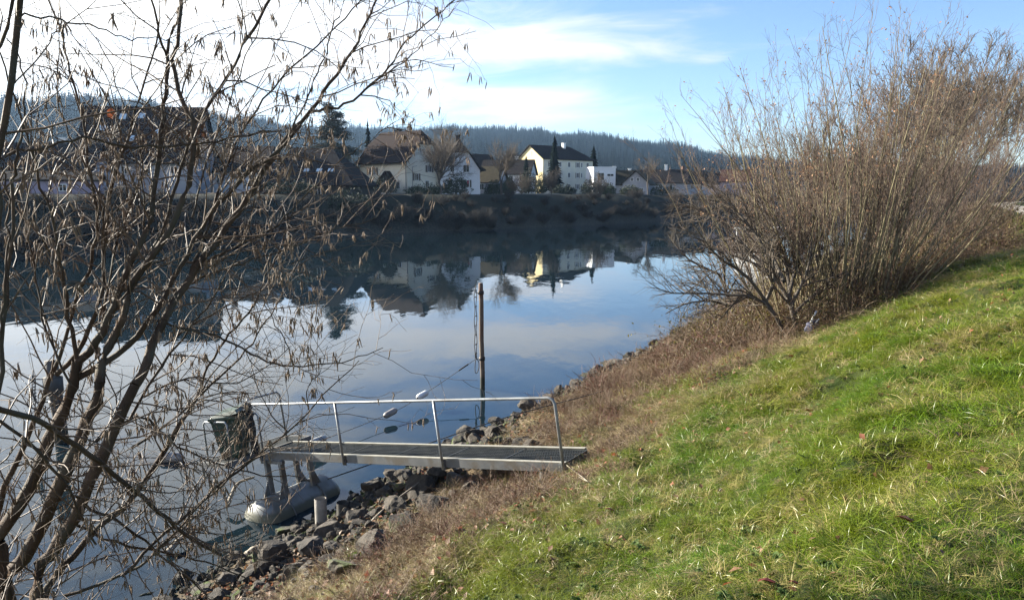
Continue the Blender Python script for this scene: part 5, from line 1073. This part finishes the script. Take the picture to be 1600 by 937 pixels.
x, y = area_pts(200000, -9, 22, 2, 42, dens_tan, rg); n_ = len(x); s, t = st(x, y)
scatter('dry_stems', np.stack((x, y, Zg(x, y)), 1), tk, np.stack((rg.normal(size=n_)*.3, rg.normal(size=n_)*.3, rg.uniform(0, 6.28, n_)), 1), rg.uniform(.45, 1.15, n_)*np.where(s > 8, 1.15, .85)*np.clip(1+2.0*fbm(x, y, .9, 71), .5, np.where(s < 6, 1.2, 1.6)), rg.integers(0, 5, n_), 'reddish brown tangle of dry stems above the shore stones', 'dry stems')
# broad leaved weeds in the lawn
def rosette(rg):
    V, F = [], []
    for k in range(9):
        q = k*2.4+rg.uniform(-.3, .3); l = rg.uniform(.05, .10); c, s_ = math.cos(q), math.sin(q); w2 = l*.30; o = len(V)
        for f, ww, z in ((.08, .25, .006), (.45, 1., .035), (.8, .8, .03), (1., .1, .012)): V += [(c*l*f-s_*w2*ww, s_*l*f+c*w2*ww, z+.01), (c*l*f, s_*l*f, z), (c*l*f+s_*w2*ww, s_*l*f-c*w2*ww, z+.01)]
        for r_ in range(3): a = o+r_*3; F += [(a, a+1, a+4, a+3), (a+1, a+2, a+5, a+4)]
    return np.array(V), np.array(F)
w_mat = grass_mat('weed_leaves', ((.060, .11, .018), (.085, .125, .022), (.11, .14, .035), (.16, .12, .05)), 1.5, .75, .35)
wk = [(mesh_np('weed_rosette', *rosette(rg)), w_mat) for _ in range(4)]
def dens_weed(x, y):
    l, s, t = lawnness(x, y); return l*np.clip(fbm(x, y, 1.1, 51)*3+.1, 0, 1)*np.interp(np.hypot(x, y), [2, 8, 16, 22], [30, 26, 8, 0])*(t < 13)
x, y = area_pts(120000, -5, 20, 1.2, 24, dens_weed, rg); n_ = len(x)
scatter('lawn_weeds', np.stack((x, y, Zg(x, y)+.03), 1), wk, np.stack((rg.normal(size=n_)*.25, rg.normal(size=n_)*.25-.2, rg.uniform(0, 6.28, n_)), 1), rg.uniform(.3, .62, n_), rg.integers(0, 4, n_), 'broad leaved dark green weeds between the grass blades', 'weeds')
# pebbles and broken stone between the larger stones
pk = [(r.copy(), None) for r in rocks[:5]]
def dens_peb(x, y):
    s, t = st(x, y); return np.clip((t+.6)/.5, 0, 1)*np.clip((np.interp(s, [4, 9], [4.2, 1.8])-t)/.8, 0, 1)*np.interp(np.hypot(x, y), [6, 15, 40], [85, 70, 24])
x, y = area_pts(120000, -10, 16, 3, 40, dens_peb, rg); n_ = len(x)
scatter('pebbles', np.stack((x, y, Zg(x, y)+.01), 1), pk, rg.uniform(0, 6.28, (n_, 3)), (.02+.10*rg.random(n_)**2)*np.where(st(x, y)[1] > 3, .7, 1.), rg.integers(0, 5, n_), 'small broken stones lying between the riprap', 'pebbles')
# leafy bramble undergrowth below the tall shrubs
uk = []
for i in range(4):
    (V, F), Pq, a = tangle(rg, 26, 1.05, .35, .55); c = np.concatenate((Pq[:, 2:].reshape(-1, 3), a[:, -1])); c = c[rg.integers(0, len(c), 70)]+rg.normal(size=(70, 3))*.03; LVv, LF = leaves_np(c, 70, rg, .055)
    me = bpy.data.meshes.new('bramble'); tri = [tuple(f) for f in F]+[tuple(f+len(V)) for f in LF]; me = mesh_py('bramble', np.concatenate((V, LVv)), tri); me.materials.append(s_mat); me.materials.append(u_mat)
    mi = np.zeros(len(tri), np.int32); mi[len(F):] = 1; me.polygons.foreach_set('material_index', mi); uk.append((me, s_mat))
def dens_un(x, y):
    l, s, t = lawnness(x, y); return np.clip(1-1.6*l, 0, 1)*np.clip((s-9.2)/2.5, 0, 1)*np.clip((t-np.interp(s, [10, 16, 22], [4.2, 2.6, 1.4]))/1.5, 0, 1)*np.interp(np.hypot(x, y), [10, 30, 60, 75], [11, 9, 3.5, 0])*(t < 12.6)
x, y = area_pts(60000, -2, 60, 10, 80, dens_un, rg); n_ = len(x)
scatter('bramble_undergrowth', np.stack((x, y, Zg(x, y)-.05), 1), uk, np.stack((rg.normal(size=n_)*.15, rg.normal(size=n_)*.15, rg.uniform(0, 6.28, n_)), 1), rg.uniform(.6, 1.5, n_), rg.integers(0, 4, n_), 'brown bramble undergrowth with olive leaves below the tall bare shrubs', 'undergrowth')
lk = []
for i in range(3):
    V, F = leaves_np(np.array([(0, 0, .012)]), 1, rg, .075, .7, 3.0); lk.append((mesh_np('fallen_leaf', V, F), l_mat))
def dens_lit(x, y):
    l, s, t = lawnness(x, y); return ((1-l)*(.6+1.6*np.clip(fbm(x, y, .9, 61), 0, 1)*(1+1.5*(s < 4)))+.06)*np.clip((t-.6)/1., 0, 1)*(t < 12.5)*np.interp(np.hypot(x, y), [2, 12, 30, 45], [95, 110, 50, 0])
x, y = area_pts(120000, -9, 24, 2, 42, dens_lit, rg); n_ = len(x)
scatter('leaf_litter', np.stack((x, y, Zg(x, y)+.02+.05*rg.random(n_)), 1), lk, np.stack((rg.normal(size=n_)*.5, rg.normal(size=n_)*.5, rg.uniform(0, 6.28, n_)), 1), rg.uniform(.5, 1.15, n_), rg.integers(0, 3, n_), 'brown fallen leaves strewn over the dry bank', 'leaves')
# single larger fallen leaves that can be told apart
big = mat('russet_leaf', (.22, .085, .035), (.15, .05, .025), 25, .55, transl=.3); red = mat('dark_red_leaf', (.14, .02, .015), (.20, .03, .02), 25, .55, transl=.3)
for px, py, m_, s, lab in ((1412, 828, big, 2.0, 'curled russet leaf standing in the grass at lower right'), (1198, 926, red, 1.9, 'dark red leaf at the bottom edge of the lawn'), (1240, 928, red, 1.1, 'smaller dark red leaf right of the larger one at the bottom edge'), (952, 806, red, 1.4, 'red leaf in the dry grass right of the gangway'), (1262, 649, big, 1.6, 'russet leaf below the grass ledge'), (1236, 562, big, 1.8, 'orange leaf at the upper lawn edge'), (785, 828, big, 2.0, 'orange brown leaf on the bank below the gangway')):
    g = G(px, py); o = obj('fallen_leaf', mesh_py('fallen_leaf', lf.V, lf.F), m_, None, (g[0], g[1], g[2]+.07), (R_(70), .3, rg.uniform(-.6, .6)), (s,)*3); tag(o, lab, 'leaf')

# gravel path on top of the bank
V = []; F = []
for i, s in enumerate(np.linspace(-12, 150, 120)):
    for t in (13.4, 14.2, 15.0, 15.8):
        x, y = xy(s, t)
        if s > 90: x, y = x+(s-90)**2*.0014*NV[0], y+(s-90)**2*.0014*NV[1]
        V.append((x, y, float(Zg(x, y))+.03))
    if i: F += [((i-1)*4+j, (i-1)*4+j+1, i*4+j+1, i*4+j) for j in range(3)]
obj('path', mesh_py('path', V, F, True), mat('pale_gravel', (.30, .27, .22), (.20, .18, .15), 6, .95, .5, 60, coords='Position'), kind='structure')

# ------------------------------------------------------------------ haze
hb = MB(); hb.box((0, 1090, 132), (4700, 2780, 276)); hzm = bpy.data.materials.new('haze'); hzm.use_nodes = True; n = NT(hzm.node_tree); n.n.remove(n.n['Principled BSDF'])
pvn = n.new('ShaderNodeVolumePrincipled'); pvn.inputs['Color'].default_value = (.42, .66, 1, 1); pvn.inputs['Density'].default_value = .000085; pvn.inputs['Anisotropy'].default_value = .35
n.l.new(pvn.outputs[0], n.n['Material Output'].inputs['Volume']); o = hb.build('haze', hzm); o['kind'] = 'stuff'; o['label'] = 'thin blue winter haze over the river valley'; o['category'] = 'haze'
bpy.context.view_layer.update()
